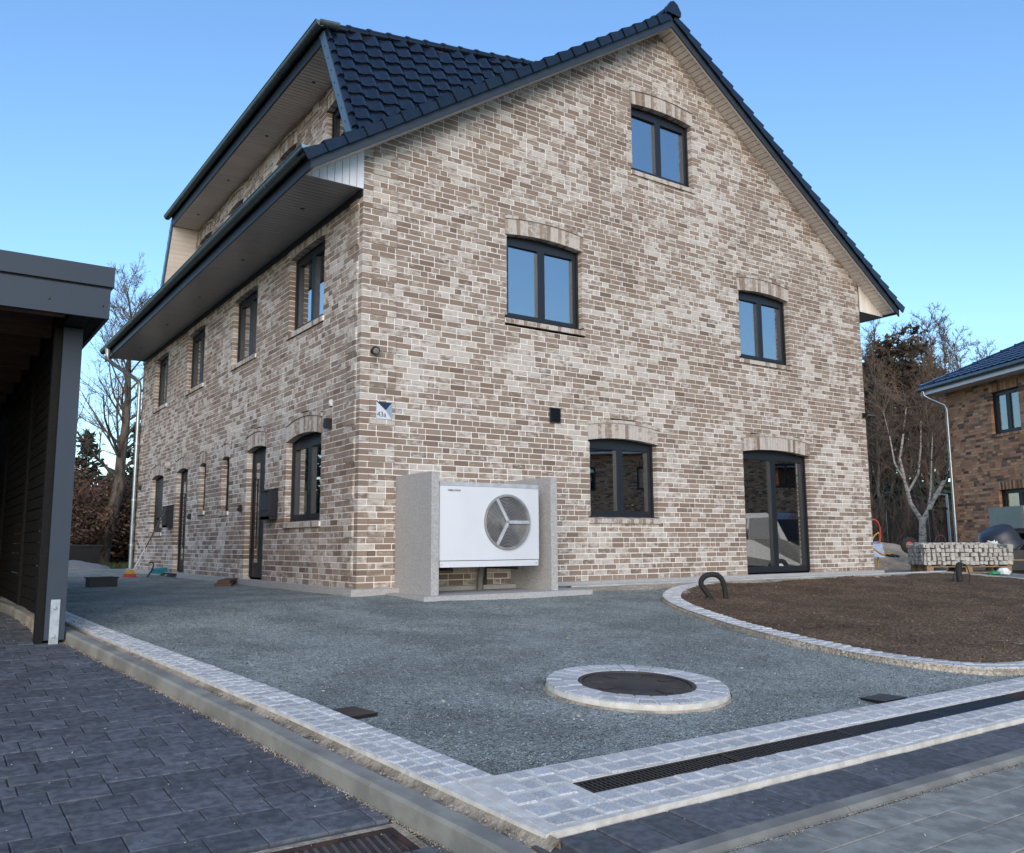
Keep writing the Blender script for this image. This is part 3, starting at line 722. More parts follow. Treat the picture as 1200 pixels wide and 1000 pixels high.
def add_window(par, Fm, o, mats, rnd, tones):
    """window part (frame) with sub-parts; opening o in wall frame Fm"""
    u0, u1, z0, z1, rise = o['u0'], o['u1'], o['z0'], o['z1'], o['rise']; kind = o.get('kind', 'double'); w = u1-u0
    n0, n1 = -.20, -.125; FR = M['frame']; fw = .06
    mb = MB(); zt = z1-.01
    mb.fbox(Fm, u0+.002, u0+fw, n0, n1, z0, zt); mb.fbox(Fm, u1-fw, u1-.002, n0, n1, z0, zt)
    mb.fbox(Fm, u0+fw, u1-fw, n0, n1, zt-fw, zt); mb.fbox(Fm, u0+fw, u1-fw, n0, n1, z0+.001, z0+fw)
    if kind == 'double' or kind == 'terrace': mb.fbox(Fm, (u0+u1)/2-.028, (u0+u1)/2+.028, n0, n1+.004, z0+fw, zt-fw)
    nm = 'window' if kind != 'door' else 'door'
    win = mb.build(nm, FR, par)
    # roller shutter box closing the arch head
    mb = MB(); uc = (u0+u1)/2; N = 12
    poly = [(u0-.03, zt)]+[(u, z1+rise*(1-((u-uc)/(w/2+.03))**2)+.02) for u in lin(u0-.03, u1+.03, N)]+[(u1+.03, zt)]
    mb.prism(poly, lambda q: Fm(q[0], n0, q[1]), lambda q: Fm(q[0], n1-.02, q[1]))
    for k in range(4):
        zz = zt+.004+k*.028
        if zz < z1+rise-.02:
            hw = (w/2)*math.sqrt(max(0.02, 1-max(0, (zz+.02-z1))/max(rise, .01))) if zz+.02 > z1 else w/2
            mb.fbox(Fm, uc-hw+.01, uc+hw-.01, n1-.02, n1-.004, zz, zz+.02)
    mb.build('shutter_box', FR, win)
    for ua, ub in ((u0+.001, u0+.035), (u1-.035, u1-.001)):
        mb = MB(); mb.fbox(Fm, ua, ub, n1, n1+.028, z0+.002, zt+.02); mb.build('shutter_rail', FR, win)
    def pane(a, b, c, d): 
        m2 = MB(); m2.fbox(Fm, a, b, -.172, -.160, c, d); m2.build('pane', M['glass_dim'] if mats[0] == M['brick2'] else M['glass'], win)
    def sash(a, b, c, d, wd=.058):
        m2 = MB()
        m2.fbox(Fm, a, a+wd, -.185, -.118, c, d); m2.fbox(Fm, b-wd, b, -.185, -.118, c, d); m2.fbox(Fm, a+wd, b-wd, -.185, -.118, c, c+wd); m2.fbox(Fm, a+wd, b-wd, -.185, -.118, d-wd, d)
        m2.build('sash', FR, win); pane(a+wd-.005, b-wd+.005, c+wd-.005, d-wd+.005)
    ia, ib, ic, id_ = u0+fw-.012, u1-fw+.012, z0+fw-.012, zt-fw+.012
    if kind in ('double', 'terrace'):
        sash(ia, uc-.012, ic, id_); sash(uc+.012, ib, ic, id_)
    elif kind == 'door':
        m2 = MB(); m2.fbox(Fm, ia, ib, -.185, -.122, z0+.02, id_); m2.build('leaf', FR, win)
        m2 = MB(); m2.fbox(Fm, u0+w*.62, u0+w*.80, -.122, -.118, z0+.25, zt-.2); m2.build('pane', M['glass'], win)
        m2 = MB(); hu = u0+w*.86; m2.tube([Fm(hu, -.122, z0+.5), Fm(hu, -.07, z0+.5), Fm(hu, -.07, z0+1.7), Fm(hu, -.122, z0+1.7)], .014, 8); m2.build('handle', M['iron'], win, smooth=True)
        for k in range(4):
            m2 = MB(); m2.fbox(Fm, ia+.05, u0+w*.58, -.122, -.119, z0+.3+k*.45, z0+.31+k*.45); m2.build('door_groove', M['fascia'], win)
    elif kind == 'narrow': sash(ia, ib, ic, id_, .04)
    elif kind == 'shutter':
        zs = z0+.35; nsl = int((zt-zs)/.045)
        for k in range(nsl):
            m2 = MB(); m2.fbox(Fm, u0+.035, u1-.035, n1+.004, n1+.018, zs+k*.045, zs+k*.045+.040); m2.build('shutter_slat', FR, win)
        sash(ia, ib, ic, id_)
    else: sash(ia, ib, ic, id_)
    # dim room behind the glass
    if kind != 'door':
        m2 = MB(); m2.fbox(Fm, u0-.25, u1+.25, -1.6, -.205, z0-.3, z1+.15, skip=(4,) if False else ())
        m2.f = [f for k, f in enumerate(m2.f)]; 
        # drop the face on the window side
        fc = []
        for f, tn, mm in zip(m2.f, m2.t, m2.m):
            c = sum((Vector(m2.v[i]) for i in f), Vector())/4
            if (c-Fm((u0+u1)/2, -.205, (z0-.3+z1+.15)/2)).length > .02: fc.append(f)
        m2.f = fc; m2.t = m2.t[:len(fc)]; m2.m = m2.m[:len(fc)]
        m2.build('room', M['room'], win)
    if o.get('curtain'):
        for ca, cb in o['curtain']:
            m2 = MB(); nn = 14; pts = [(u0+(u1-u0)*(ca+(cb-ca)*i/nn), -.34+.025*math.sin(i*1.9)) for i in range(nn+1)]
            for (a, na), (b, nb2) in zip(pts, pts[1:]): m2.face([Fm(a, na, z0+.02), Fm(b, nb2, z0+.02), Fm(b, nb2, z1), Fm(a, na, z1)])
            m2.build('curtain', M['curtain'], win)
    # rowlock sill
    if o.get('sill', .09):
        mb = MB(); mo = MB(); n = max(2, int(round((w+.08)/.083)))
        for k in range(n):
            a = u0-.04+(w+.08)*k/n+.005; b = u0-.04+(w+.08)*(k+1)/n-.005
            mb.hexa([Fm(a, .028, z0-.098), Fm(b, .028, z0-.098), Fm(b, -.125, z0-.075), Fm(a, -.125, z0-.075), Fm(a, .03, z0-.022), Fm(b, .03, z0-.022), Fm(b, -.125, z0+.003), Fm(a, -.125, z0+.003)], rnd.random())
        mo.hexa([Fm(u0-.036, .022, z0-.092), Fm(u1+.036, .022, z0-.092), Fm(u1+.036, -.125, z0-.07), Fm(u0-.036, -.125, z0-.07), Fm(u0-.036, .024, z0-.027), Fm(u1+.036, .024, z0-.027), Fm(u1+.036, -.125, z0-.002), Fm(u0-.036, -.125, z0-.002)])
        sl = mo.build('sill', mats[1], win); mb.build('sill_bricks', M['brick_arch'] if mats[0] == M['brick'] else mats[0], win, kind='stuff')
    # arch of soldier bricks with a thin projecting course over it
    if o.get('arch', True):
        mb = MB(); mo = MB(); hw = w/2+.03; inner = lambda u: z1+rise*(1-((u-uc)/hw)**2)
        n = max(3, int(round((w+.06)/.073))); tl = .0
        for k in range(n):
            a = u0-.03+(w+.06)*k/n; b = u0-.03+(w+.06)*(k+1)/n; a2, b2 = a+.005, b-.005
            f = lambda u: uc+(u-uc)*(1+.02)
            ia_, ib_ = inner(a2), inner(b2)
            mb.hexa([Fm(a2, .005, ia_), Fm(b2, .005, ib_), Fm(b2, -.12, ib_), Fm(a2, -.12, ia_), Fm(f(a2), .005, ia_+.235), Fm(f(b2), .005, ib_+.235), Fm(f(b2), -.12, ib_+.235), Fm(f(a2), -.12, ia_+.235)], rnd.random()*.8+.2)
            mo.hexa([Fm(a, -.004, inner(a)+.003), Fm(b, -.004, inner(b)+.003), Fm(b, -.12, inner(b)+.003), Fm(a, -.12, inner(a)+.003), Fm(a, -.004, inner(a)+.298), Fm(b, -.004, inner(b)+.298), Fm(b, -.12, inner(b)+.298), Fm(a, -.12, inner(a)+.298)])
        if o.get('trim', True):
            n2 = max(2, int(round((w+.06)/.125)))
            for k in range(n2):
                a = u0-.035+(w+.07)*k/n2+.004; b = u0-.035+(w+.07)*(k+1)/n2-.004
                mb.hexa([Fm(a, .022, inner(a)+.247), Fm(b, .022, inner(b)+.247), Fm(b, -.1, inner(b)+.247), Fm(a, -.1, inner(a)+.247), Fm(a, .020, inner(a)+.30), Fm(b, .020, inner(b)+.30), Fm(b, -.1, inner(b)+.30), Fm(a, -.1, inner(a)+.30)], rnd.random())
        mo.build('arch_mortar', mats[1], win); mb.build('arch_bricks', M['brick_arch'] if mats[0] == M['brick'] else mats[0], win, kind='stuff')
    return win
BRICKME = {}
class BrickSet:
    def __init__(s): s.items = []
    def wall(s, par, name, Fm, Umap, ulen, z0, z1, opens, span, quoins, mats, seed):
        rnd = random.Random(seed)
        br, st = brick_rows(ulen, z0, z1, opens, span, quoins, rnd)
        w = strips_mesh(st, Fm).build(name, mats[1], par)
        for o in opens: add_window(par, Fm, o, mats, rnd, None)
        for b in br:
            c = Fm((b[0]+b[1])/2, 0, (b[2]+b[3])/2)
            s.items.append((c, b, Fm, Umap, w, mats[0], rnd.random()))
        return w
    def emit(s, limit):
        s.items.sort(key=lambda q: (q[0]-CAM).length-(q[1][1]-q[1][0])*2)
        rest = {}
        for i, (c, b, Fm, rz, w, mat, tn) in enumerate(s.items):
            u0, u1, za, zb, pr = b
            if i < limit:
                key = (round(u1-u0, 3), pr, mat.name)
                if key not in BRICKME:
                    h = (u1-u0)/2; mb = MB(); zz = (zb-za)/2
                    mb.hexa([(-h, .115, -zz), (h, .115, -zz), (h, -pr, -zz), (-h, -pr, -zz), (-h, .115, zz), (h, .115, zz), (h, -pr, zz), (-h, -pr, zz)])
                    BRICKME[key] = mb.mesh('brick', mat)
                link('brick', BRICKME[key], w, c, rz)
            else:
                mb = rest.setdefault(w.name, (MB(), w, mat))[0]
                mb.fbox(Fm, u0, u1, -.115, pr+(0 if pr else .0022*math.sin(tn*91)), za, zb, tn, 0, skip=(4,))
        for nm, (mb, w, mat) in rest.items(): mb.build('brickwork', mat, w, kind='stuff')

# ------------------------------------------------------------------ the house
W, D, XR, ZS, T = 11.42, 13.57, 5.72, 9.72, .655
SF = 5.42                                                 # eave soffit height
sl = lambda x: ZS-T*abs(x-XR)
house = empty('brick_house', 'large pale whitewashed brick house with black tiled gable roof', 'house')
HM = (M['brick'], M['mortar'])
FG = frame((0, 0, 0), (1, 0, 0), (0, -1, 0))              # gable: u = x
FL = frame((0, 0, 0), (0, 1, 0), (-1, 0, 0))              # side: u = y
XF, XW, ZD, DA = .09, .70, 8.51, .53                      # dormer front edge, wall, soffit height, lean
yN = lambda z: 1.80-DA*(ZD-z)
yF = lambda z: 11.42+DA*(ZD-z)
FD = frame((XW, 0, 0), (0, 1, 0), (-1, 0, 0))
og = [dict(u0=2.38, u1=3.85, z0=3.965, z1=5.26, rise=.058), dict(u0=5.02, u1=6.50, z0=6.97, z1=8.17, rise=.058), dict(u0=7.62, u1=9.05, z0=3.97, z1=5.25, rise=.058),
      dict(u0=3.95, u1=5.40, z0=.985, z1=2.20, rise=.058), dict(u0=7.56, u1=9.47, z0=.03, z1=2.22, rise=.07, sill=0, kind='terrace')]
ol = [dict(u0=1.33, u1=2.76, z0=3.94, z1=5.17, rise=.03, trim=False, kind='double', curtain=[(.05, .3)]), dict(u0=4.37, u1=5.76, z0=3.94, z1=5.17, rise=.03, trim=False, kind='double', curtain=[(.1, .35)]),
      dict(u0=7.71, u1=9.06, z0=3.94, z1=5.17, rise=.03, trim=False, kind='double', curtain=[(.1, .4)]), dict(u0=10.83, u1=12.12, z0=3.94, z1=5.17, rise=.03, trim=False, kind='double', curtain=[(.5, .9)]),
      dict(u0=1.28, u1=2.70, z0=.93, z1=2.17, rise=.085, kind='double', curtain=[(.1, .4)]), dict(u0=3.67, u1=4.64, z0=.03, z1=2.20, rise=.06, kind='door', sill=0),
      dict(u0=5.66, u1=6.12, z0=1.22, z1=2.19, rise=.04, kind='narrow'), dict(u0=7.22, u1=7.66, z0=1.28, z1=2.19, rise=.04, kind='narrow'),
      dict(u0=8.60, u1=9.53, z0=.02, z1=2.18, rise=.06, kind='door', sill=0), dict(u0=10.76, u1=11.95, z0=.90, z1=2.18, rise=.07, kind='shutter')]
od = [dict(u0=c-.55, u1=c+.55, z0=6.95, z1=8.10, rise=.06, kind='single') for c in (2.55, 5.12, 8.3, 10.7)]
BS = BrickSet()
BS.wall(house, 'gable_wall', FG, 0, W, 0, 9.85, og, lambda z: ((0, W) if z < 5.9 else (max(0, XR-(ZS+.07-z)/T), min(W, XR+(ZS+.07-z)/T))), [(.14, .52), (W-.52, W-.14)], HM, 11)
BS.wall(house, 'side_wall', FL, -math.pi/2, D, 0, 5.5, ol, lambda z: (.123, D), [(.135, .40), (D-.40, D-.14)], HM, 12)
BS.wall(house, 'dormer_wall', FD, -math.pi/2, D, 6.5, ZD+.04, od, lambda z: (yN(z)-.05, yF(z)+.05), [], HM, 13)
BS.emit(300)

# ------------------------------------------------------------------ roof of the house
YV, YB = -.33, D+.33                                       # verge planes
TH = math.atan(T); cs, sn = math.cos(TH), math.sin(TH)
XE = XR-(ZS-SF)/T                                          # eave tip on the left, mirrored on the right
def sidex(x, s): return x if s < 0 else 2*XR-x
for s in (-1, 1):
    X = lambda x: sidex(x, s)
    mb = MB()
    q = [(X(XE-.02), YV+.002), (X(XR), YV+.002), (X(XR), YB), (X(XE-.02), YB)]
    mb.hexa([(x, y, sl(x)+.018) for x, y in q]+[(x, y, sl(x)+.15) for x, y in q]); deck = mb.build('roof', M['deck'], house)
    # tiled surface
    mb = MB(); ncol = 47; nrow = 23
    def pantile(mb, O, Cd, Rd, Nn, w, L, tone):
        prof = [(0, .012), (.06, 0), (.32, .0), (.50, .014), (.66, .040), (.82, .048), (1., .022)]
        up = [O+Cd*(a*w)+Nn*b for a, b in prof]; dn = [O+Cd*(a*w)+Rd*L+Nn*(b+.030) for a, b in prof]; lp = [O+Cd*(a*w)+Rd*L+Nn*(b-.004) for a, b in prof]
        n = len(mb.v); k = len(prof); mb.v += [tuple(p) for p in up+dn+lp]
        for i in range(k-1): mb.f += [(n+i, n+i+1, n+k+i+1, n+k+i), (n+k+i, n+k+i+1, n+2*k+i+1, n+2*k+i)]
        mb.t += [tone]*(2*(k-1)); mb.m += [0]*(2*(k-1))
    top = Vector((XR, YV+.12, ZS+.175)); Rd = Vector((s*cs, 0, -sn)); Cd = Vector((0, 1, 0)); Nn = Vector((s*sn, 0, cs))
    for r in range(nrow):
        for c in range(ncol): pantile(mb, top+Rd*(.06+r*.332)+Cd*(c*.302), Cd, Rd, Nn, .302, .37, random.random())
    mb.build('roof_tiles', M['tile'], deck, smooth=True, kind='stuff')
    # verge boards front and back, verge tiles
    for y0, y1 in ((YV-.028, YV), (YB, YB+.028)):
        mb = MB(); pl = [(X(XE-.05), sl(XE-.05)-.03), (X(XE-.05), sl(XE-.05)+.135), (X(XR), ZS+.14), (X(XR), ZS-.045)]
        if s > 0: pl = [(x+.0015, z) for x, z in pl]
        mb.prism(pl, lambda q: (q[0], y0, q[1]), lambda q: (q[0], y1, q[1])); mb.build('verge_board', M['fascia'], deck)
    mb = MB(); pl = [(X(XE+.1), sl(XE+.1)-.036), (X(XE+.1), sl(XE+.1)-.014), (X(XR), ZS-.024), (X(XR), ZS-.046)]
    mb.prism(pl, lambda q: (q[0], YV+.001, q[1]), lambda q: (q[0], YV+.03, q[1])); mb.build('verge_trim', M['beige'], deck)
    nv = 24; slope_len = (XR-XE)/cs+.06; st = slope_len/nv
    for k in range(nv):
        mb = MB()
        P = lambda a, n, y: Vector((XR, 0, ZS))+Rd*a+Nn*n+Vector((0, y, 0))
        a0, a1 = k*st-.03, (k+1)*st+.02
        yo = YV-.075
        # hanging flap and cover: thicker and prouder at its lower end
        mb.hexa([P(a0, .085, yo+.008), P(a1, .078, yo-.012), P(a1, .078, yo+.018), P(a0, .085, yo+.038), P(a0, .195, yo+.008), P(a1, .232, yo-.012), P(a1, .232, yo+.018), P(a0, .195, yo+.038)])
        mb.hexa([P(a0, .172, yo+.038), P(a1, .205, yo+.018), P(a1, .205, YV+.16), P(a0, .172, YV+.16), P(a0, .195, yo+.038), P(a1, .232, yo+.018), P(a1, .226, YV+.16), P(a0, .19, YV+.16)])
        mb.build('verge_tile', M['tile'], deck)
    # verge soffit boards, laid across the overhang
    nb = int(slope_len/.105); bw = slope_len/nb
    Pm = lambda a, n, y: Vector((XR, y, ZS))+Rd*a+Nn*n
    mb = MB(); mb.hexa([(-bw/2+.006, 0, -.006), (bw/2-.006, 0, -.006), (bw/2-.006, -YV-.004, -.006), (-bw/2+.006, -YV-.004, -.006), (-bw/2+.006, 0, .010), (bw/2-.006, 0, .010), (bw/2-.006, -YV-.004, .010), (-bw/2+.006, -YV-.004, .010)])
    bm_ = mb.mesh('verge_soffit_board', M['beige'])
    for k in range(nb-1):
        o = link('verge_soffit_board', bm_, deck, Pm((k+.5)*bw, 0, YV+.001)); o.rotation_euler = (0, TH*s if True else 0, 0)
    # eave: soffit boards, triangle boards, fascia, gutter
    nb = 132; mb = MB(); x0, x1 = XE+.012, -.002; bw = (D+.02)/nb
    mb.box(x0, x1, -bw/2+.006, bw/2-.006, 0, .014)
    sm = mb.mesh('eave_soffit_board', M['greysoffit'])
    if s < 0:
        for k in range(nb): link('eave_soffit_board', sm, deck, (0, -.0+(k+.5)*bw, SF))
    else:
        mb = MB(); mb.box(X(x1), X(x0), 0, D+.02, SF, SF+.014); mb.build('eave_soffit', M['greysoffit'], deck)
    mb = MB(); mb.box(min(X(x0), X(x1)), max(X(x0), X(x1)), .003, D, SF+.0145, SF+.03); mb.build('soffit_backing', M['dark'], deck)
    mb = MB(); q_ = (-.022, -.0005) if s < 0 else (W+.0005, W+.022); mb.box(q_[0], q_[1], .0, D, SF-.10, SF-.002); mb.build('eave_shade_strip', M['frame'], deck)  # dark strip standing in for the shaded brick courses under the soffit
    for k in range(8):
        a, b = -.107*(k+1)+.004, -.107*k-.004
        a = max(a, XE+.02); a2, b2 = X(a), X(b); mb = MB()
        pl = [(a2, SF-.004), (b2, SF-.004), (b2, sl(b)-.002), (a2, max(sl(a)-.002, SF))]
        mb.prism(pl, lambda q: (q[0], -.012, q[1]), lambda q: (q[0], .002, q[1])); mb.build('cladding_board', M['whiteboard'] if s < 0 else M['beige'], deck)
    mb = MB(); a = X(XE-.025), X(XE-.002)
    mb.box(min(a), max(a), YV, YB, SF-.012, SF+.15)
    mb.box(min(X(XE-.024), X(XE+.03)), max(X(XE-.024), X(XE+.03)), YV+.002, YB-.002, SF+.15, SF+.24); fas = mb.build('fascia', M['frame'], deck)
    gx = X(XE-.106); gzt = SF+.225
    mb = MB(); n = 12; prof = [(gx+.082*math.cos(math.pi+math.pi*i/n), gzt+.082*math.sin(math.pi+math.pi*i/n)) for i in range(n+1)]
    pin = [(gx+(x-gx)*.94, gzt+(z-gzt)*.94) for x, z in prof]
    ring = prof+pin[::-1]
    mb.prism(ring, lambda q: (q[0], YV-.03, q[1]), lambda q: (q[0], YB+.02, q[1]))
    mb.tube([(gx-s*-.083 if s < 0 else gx+.083, y, gzt+.002) for y in (YV-.03, YB+.02)], .011, 8)
    gut = mb.build('gutter', M['zinc'], deck, smooth=True)
    mb = MB(); mb.prism(prof, lambda q: (q[0], YV-.034, q[1]), lambda q: (q[0], YV-.028, q[1])); mb.build('gutter_end', M['zinc_light'], gut)
    for k in range(18):
        yy = .35+k*.75; mb = MB()
        p2 = [(gx+.086*math.cos(math.pi+math.pi*i/n), gzt+.086*math.sin(math.pi+math.pi*i/n)) for i in range(n+1)]
        mb.prism(p2+prof[::-1], lambda q: (q[0], yy, q[1]), lambda q: (q[0], yy+.03, q[1])); mb.build('gutter_bracket', M['zinc'], gut, smooth=True)
    if s < 0:
        for yy in (1.15, 3.9, 6.6, 9.2, 11.9):
            mb = MB(); mb.lathe([(0, -.004), (.03, -.004), (.035, 0), (.035, .01)], 16, (-.43, yy, SF)); mb.build('downlight', M['iron'], deck)
# ridge tiles
mb = MB(); n = 10
pr = [(.14*math.cos(math.pi*i/n), .15*math.sin(math.pi*i/n)) for i in range(n+1)]
rid = [(a*.88, b*.88) for a, b in pr]
mb.prism(pr+rid[::-1], lambda q: (q[0], 0, q[1]), lambda q: (q[0]*.94, .40, q[1]*.94))
mb.prism([(a*1.09, b*1.09) for a, b in pr]+pr[::-1], lambda q: (q[0], 0, q[1]), lambda q: (q[0], .05, q[1]))
rm = mb.mesh('ridge_tile', M['tile'], True)
for k in range(36): link('ridge_tile', rm, house, (XR, YV-.04+k*.393, ZS+.215))
mb = MB(); pl = [(-.165, -.03), (.165, -.03), (.175, .06), (.09, .185), (0, .23), (-.09, .185), (-.175, .06)]
mb.prism(pl, lambda q: (XR+q[0], YV-.10, ZS+.19+q[1]), lambda q: (XR+q[0]*.95, YV-.03, ZS+.19+q[1]*.95)); mb.build('ridge_end', M['tile'], house)
# downpipe at the far corner
mb = MB(); mb.tube([(XE-.106, 13.2, SF+.17), (XE-.106, 13.2, SF+.0), (XE-.10, 13.2, SF-.10), (XE+.02, 13.24, SF-.20), (-.25, 13.40, SF-.50), (-.12, 13.42, SF-.60), (-.10, 13.42, SF-.75), (-.10, 13.42, -.1)], .05, 12)
dp = mb.build('downpipe', M['zinc_light'], house, smooth=True)
for z in (.6, 1.75, 3.2, 4.4):
    mb = MB(); mb.lathe([(.05, -.03), (.057, -.03), (.057, .03), (.05, .03)], 14, (-.10, 13.42, z)); mb.build('pipe_collar', M['galv'], dp, smooth=True)
mb = MB(); mb.tube([(XE-.106, 13.2, SF+.17), (XE-.106, 13.2, SF+.02)], [.075, .055], 12); mb.build('gutter_outlet', M['galv'], dp, smooth=True)

# ------------------------------------------------------------------ trapezoid dormer
mb = MB(); zt0 = ZD+.02
KS = .25; ztop = lambda x: ZD+.23+KS*(x-XF)
q = [(XF-.02, yN(ZD)+.02), (XR-.1, yN(ztop(XR-.1))), (XR-.1, yF(ztop(XR-.1))), (XF-.02, yF(ZD)-.02)]
mb.hexa([(x, y, ztop(x)-.2) for x, y in q]+[(x, y, ztop(x)) for x, y in q]); dorm = mb.build('dormer', M['deck'], house)
for s in (-1, 1):
    yy = (lambda z: yN(z)) if s < 0 else (lambda z: yF(z))
    # cheek shell
    mb = MB(); x0, x1 = XF+.004, 5.3
    zb = lambda x: 6.05+T*x
    P = [(x0, zb(x0)), (x1, zb(x1)), (x1, ztop(x1)-.02), (x0, ztop(x0)-.02)]
    mb.prism(P, lambda q: (q[0], yy(q[1])+s*.012, q[1]), lambda q: (q[0], yy(q[1])+s*.15, q[1])); ck = mb.build('dormer_cheek', M['deck'], house)
    ed = Vector((0, s*DA, -1)).normalized(); Cd = Vector((1, 0, 0)); Nn = Vector((0, s*1, DA)).normalized()
    O = Vector((XF+.045, yy(ZD+.2)+s*.165, ZD+.2))
    for r in range(10):
        for c in range(17):
            p = O+ed*(.02+r*.30)+Cd*(c*.30); mid = p+Cd*.15+ed*.15
            if mid.z < 6.2+T*mid.x-.25: continue
            if s > 0 and c > 2: continue
            mb = MB(); pantile(mb, Vector((0, 0, 0)), Cd, ed, Nn, .30, .335, 0.); 
            key = ('ptile', s)
            if key not in STONE: STONE[key] = mb.mesh('dormer_tile', M['tile'], True)
            link('dormer_tile', STONE[key], ck, p)
    # rows above the first step up to the sloping ridge
    for r in range(1, 6):
        for c in range(17):
            p = O-ed*(r*.30-.02)+Cd*(c*.30); mid = p+Cd*.15+ed*.15
            if mid.z > ztop(mid.x)+.03 or mid.z < 6.2+T*mid.x-.25 or s > 0: continue
            link('dormer_tile', STONE[('ptile', s)], ck, p)
    # edge board on the front
    mb = MB(); z0, z1 = 6.15, ZD+.16
    mb.prism([(0, z0), (1, z0), (1, z1), (0, z1)], lambda q: (XF-.045, yy(q[1])+s*(.0+.17*q[0]), q[1]), lambda q: (XF+.003, yy(q[1])+s*(.0+.17*q[0]), q[1]))
    bd = mb.build('edge_board', M['dormer_board'], ck)
    for k in range(7):
        z = 6.75+k*.27; mb = MB(); mb.lathe([(.012, 0), (.012, .006), (0, .008)], 8, (XF-.046, yy(z)+s*.085, z), (-1, 0, 0)); mb.build('screw', M['blackplastic'], bd)
    # rounded verge row beside the board
    for r in range(9):
        a = O+ed*(.02+r*.30); mb = MB(); mb.tube([a+Cd*-.03+Nn*.012, a+Cd*-.03+ed*.33+Nn*.045], [.05, .058], 8); mb.build('verge_tile', M['tile'], ck, smooth=True)
    # inner panels of the overhang
    np_ = 23
    for k in range(np_):
        z = ZD-.004-k*.10; mb = MB()
        if z < 6.3: break
        za = z-.096
        mb.hexa([(XF+.005, yy(za), za), (XW+.02, yy(za), za), (XW+.02, yy(za)+s*.011, za), (XF+.005, yy(za)+s*.011, za), (XF+.005, yy(z), z), (XW+.02, yy(z), z), (XW+.02, yy(z)+s*.011, z), (XF+.005, yy(z)+s*.011, z)])
        mb.build('cheek_panel', M['beige'], ck)
    # ridge caps along the cheek top
    d = Vector((1, -s*DA*KS, KS)).normalized(); st = Vector((XF+.02, yy(ZD+.26)+s*.15, ZD+.285))
    for k in range(14):
        mb = MB(); a = st+d*(k*.40); mb.tube([a, a+d*.40], [.085, .072], 10); mb.tube([a, a+d*.06], .096, 10); mb.build('ridge_tile', M['tile'], ck, smooth=True)
# dormer soffit, fascia, gutter
nb = 94; y0, y1 = yN(ZD)+.01, yF(ZD)-.01; bw = (y1-y0)/nb; mb = MB(); mb.box(XF+.004, XW+.03, -bw/2+.007, bw/2-.007, 0, .012); sm = mb.mesh('soffit_board', M['beige'])
for k in range(nb): link('soffit_board', sm, dorm, (0, y0+(k+.5)*bw, ZD))
mb = MB(); mb.box(XF+.004, XW+.03, y0, y1, ZD+.0125, ZD+.02); mb.build('soffit_backing', M['dark'], dorm)
for yy in (3.0, 5.4, 7.9, 10.3):
    mb = MB(); mb.lathe([(0, -.004), (.03, -.004), (.035, 0), (.035, .01)], 16, (.40, yy, ZD)); mb.build('downlight', M['iron'], dorm)
mb = MB(); mb.box(XF-.034, XF+.0, yN(ZD)-.06, yF(ZD)+.06, ZD-.012, ZD+.27); mb.build('fascia', M['frame'], dorm)
gx, gzt = XF-.118, ZD+.265; n = 12
prof = [(gx+.085*math.cos(math.pi+math.pi*i/n), gzt+.085*math.sin(math.pi+math.pi*i/n)) for i in range(n+1)]
mb = MB(); ya, yb = yN(ZD)-.16, yF(ZD)+.16
mb.prism(prof+[(gx+(x-gx)*.94, gzt+(z-gzt)*.94) for x, z in prof][::-1], lambda q: (q[0], ya, q[1]), lambda q: (q[0], yb, q[1])); mb.tube([(gx-.085, ya, gzt), (gx-.085, yb, gzt)], .011, 8)
# the gutter turns the corner along the cheek head
mb.prism([(ya+(a-gx), z) for a, z in prof], lambda q: (gx-.03, q[0]+.03, q[1]), lambda q: (gx+.30, q[0]+.03, q[1]+.045))
gut = mb.build('gutter', M['zinc'], dorm, smooth=True)
for k in range(13):
    yy = ya+.3+k*.75; mb = MB(); p2 = [(gx+.089*math.cos(math.pi+math.pi*i/n), gzt+.089*math.sin(math.pi+math.pi*i/n)) for i in range(n+1)]
    mb.prism(p2+prof[::-1], lambda q: (q[0], yy, q[1]), lambda q: (q[0], yy+.03, q[1])); mb.build('gutter_bracket', M['zinc'], gut, smooth=True)
for yy in (ya, yb-.006):
    mb = MB(); mb.prism(prof, lambda q: (q[0], yy-.003, q[1]), lambda q: (q[0], yy+.003, q[1])); mb.build('gutter_end', M['zinc'], gut)

# hidden far walls close the building
mb = MB(); mb.box(W-.25, W-.003, .13, D-.01, -.1, 5.6); mb.box(.13, W-.26, D-.26, D-.01, -.1, 5.55)
mb.prism([(.13, 5.55), (W-.13, 5.55), (XR, 9.6)], lambda q: (q[0], D-.26, q[1]), lambda q: (q[0], D-.012, q[1])); mb.build('rear_wall', M['brick'], house)

# ------------------------------------------------------------------ things fixed to the house
hs = empty('house_number_sign', 'square enamel house number plate reading 43a beside the brick corner', 'sign', (.35, -.016, 2.36))
mb = MB(); mb.box(-.115, .115, -.012, 0, -.115, .115); mb.build('plate', M['white'], hs)
mb = MB(); mb.prism([(-.115, .115), (.115, .115), (0.02, .005)], lambda q: (q[0], -.016, q[1]), lambda q: (q[0], -.0125, q[1])); mb.build('navy_field', M['navy'], hs)
mb = MB(); mb.prism([(.115, .115), (.115, -.115), (.02, .005)], lambda q: (q[0], -.0165, q[1]), lambda q: (q[0], -.0125, q[1])); mb.build('silver_field', M['silver'], hs)
me = text_mesh('43a', .095); me.materials.append(M['ink']); o = link('number', me, hs, (-.108, -.0145, -.085)); o.rotation_euler = (math.pi/2, 0, 0)
sp = empty('wall_spotlight', 'small black spotlight high on the brick corner above the number plate', 'wall lamp', (.17, -.016, 3.16))
mb = MB(); mb.lathe([(.035, 0), (.035, .02), (0, .022)], 16, (0, 0, 0), (0, -1, 0)); mb.build('base', M['blackplastic'], sp, smooth=True)
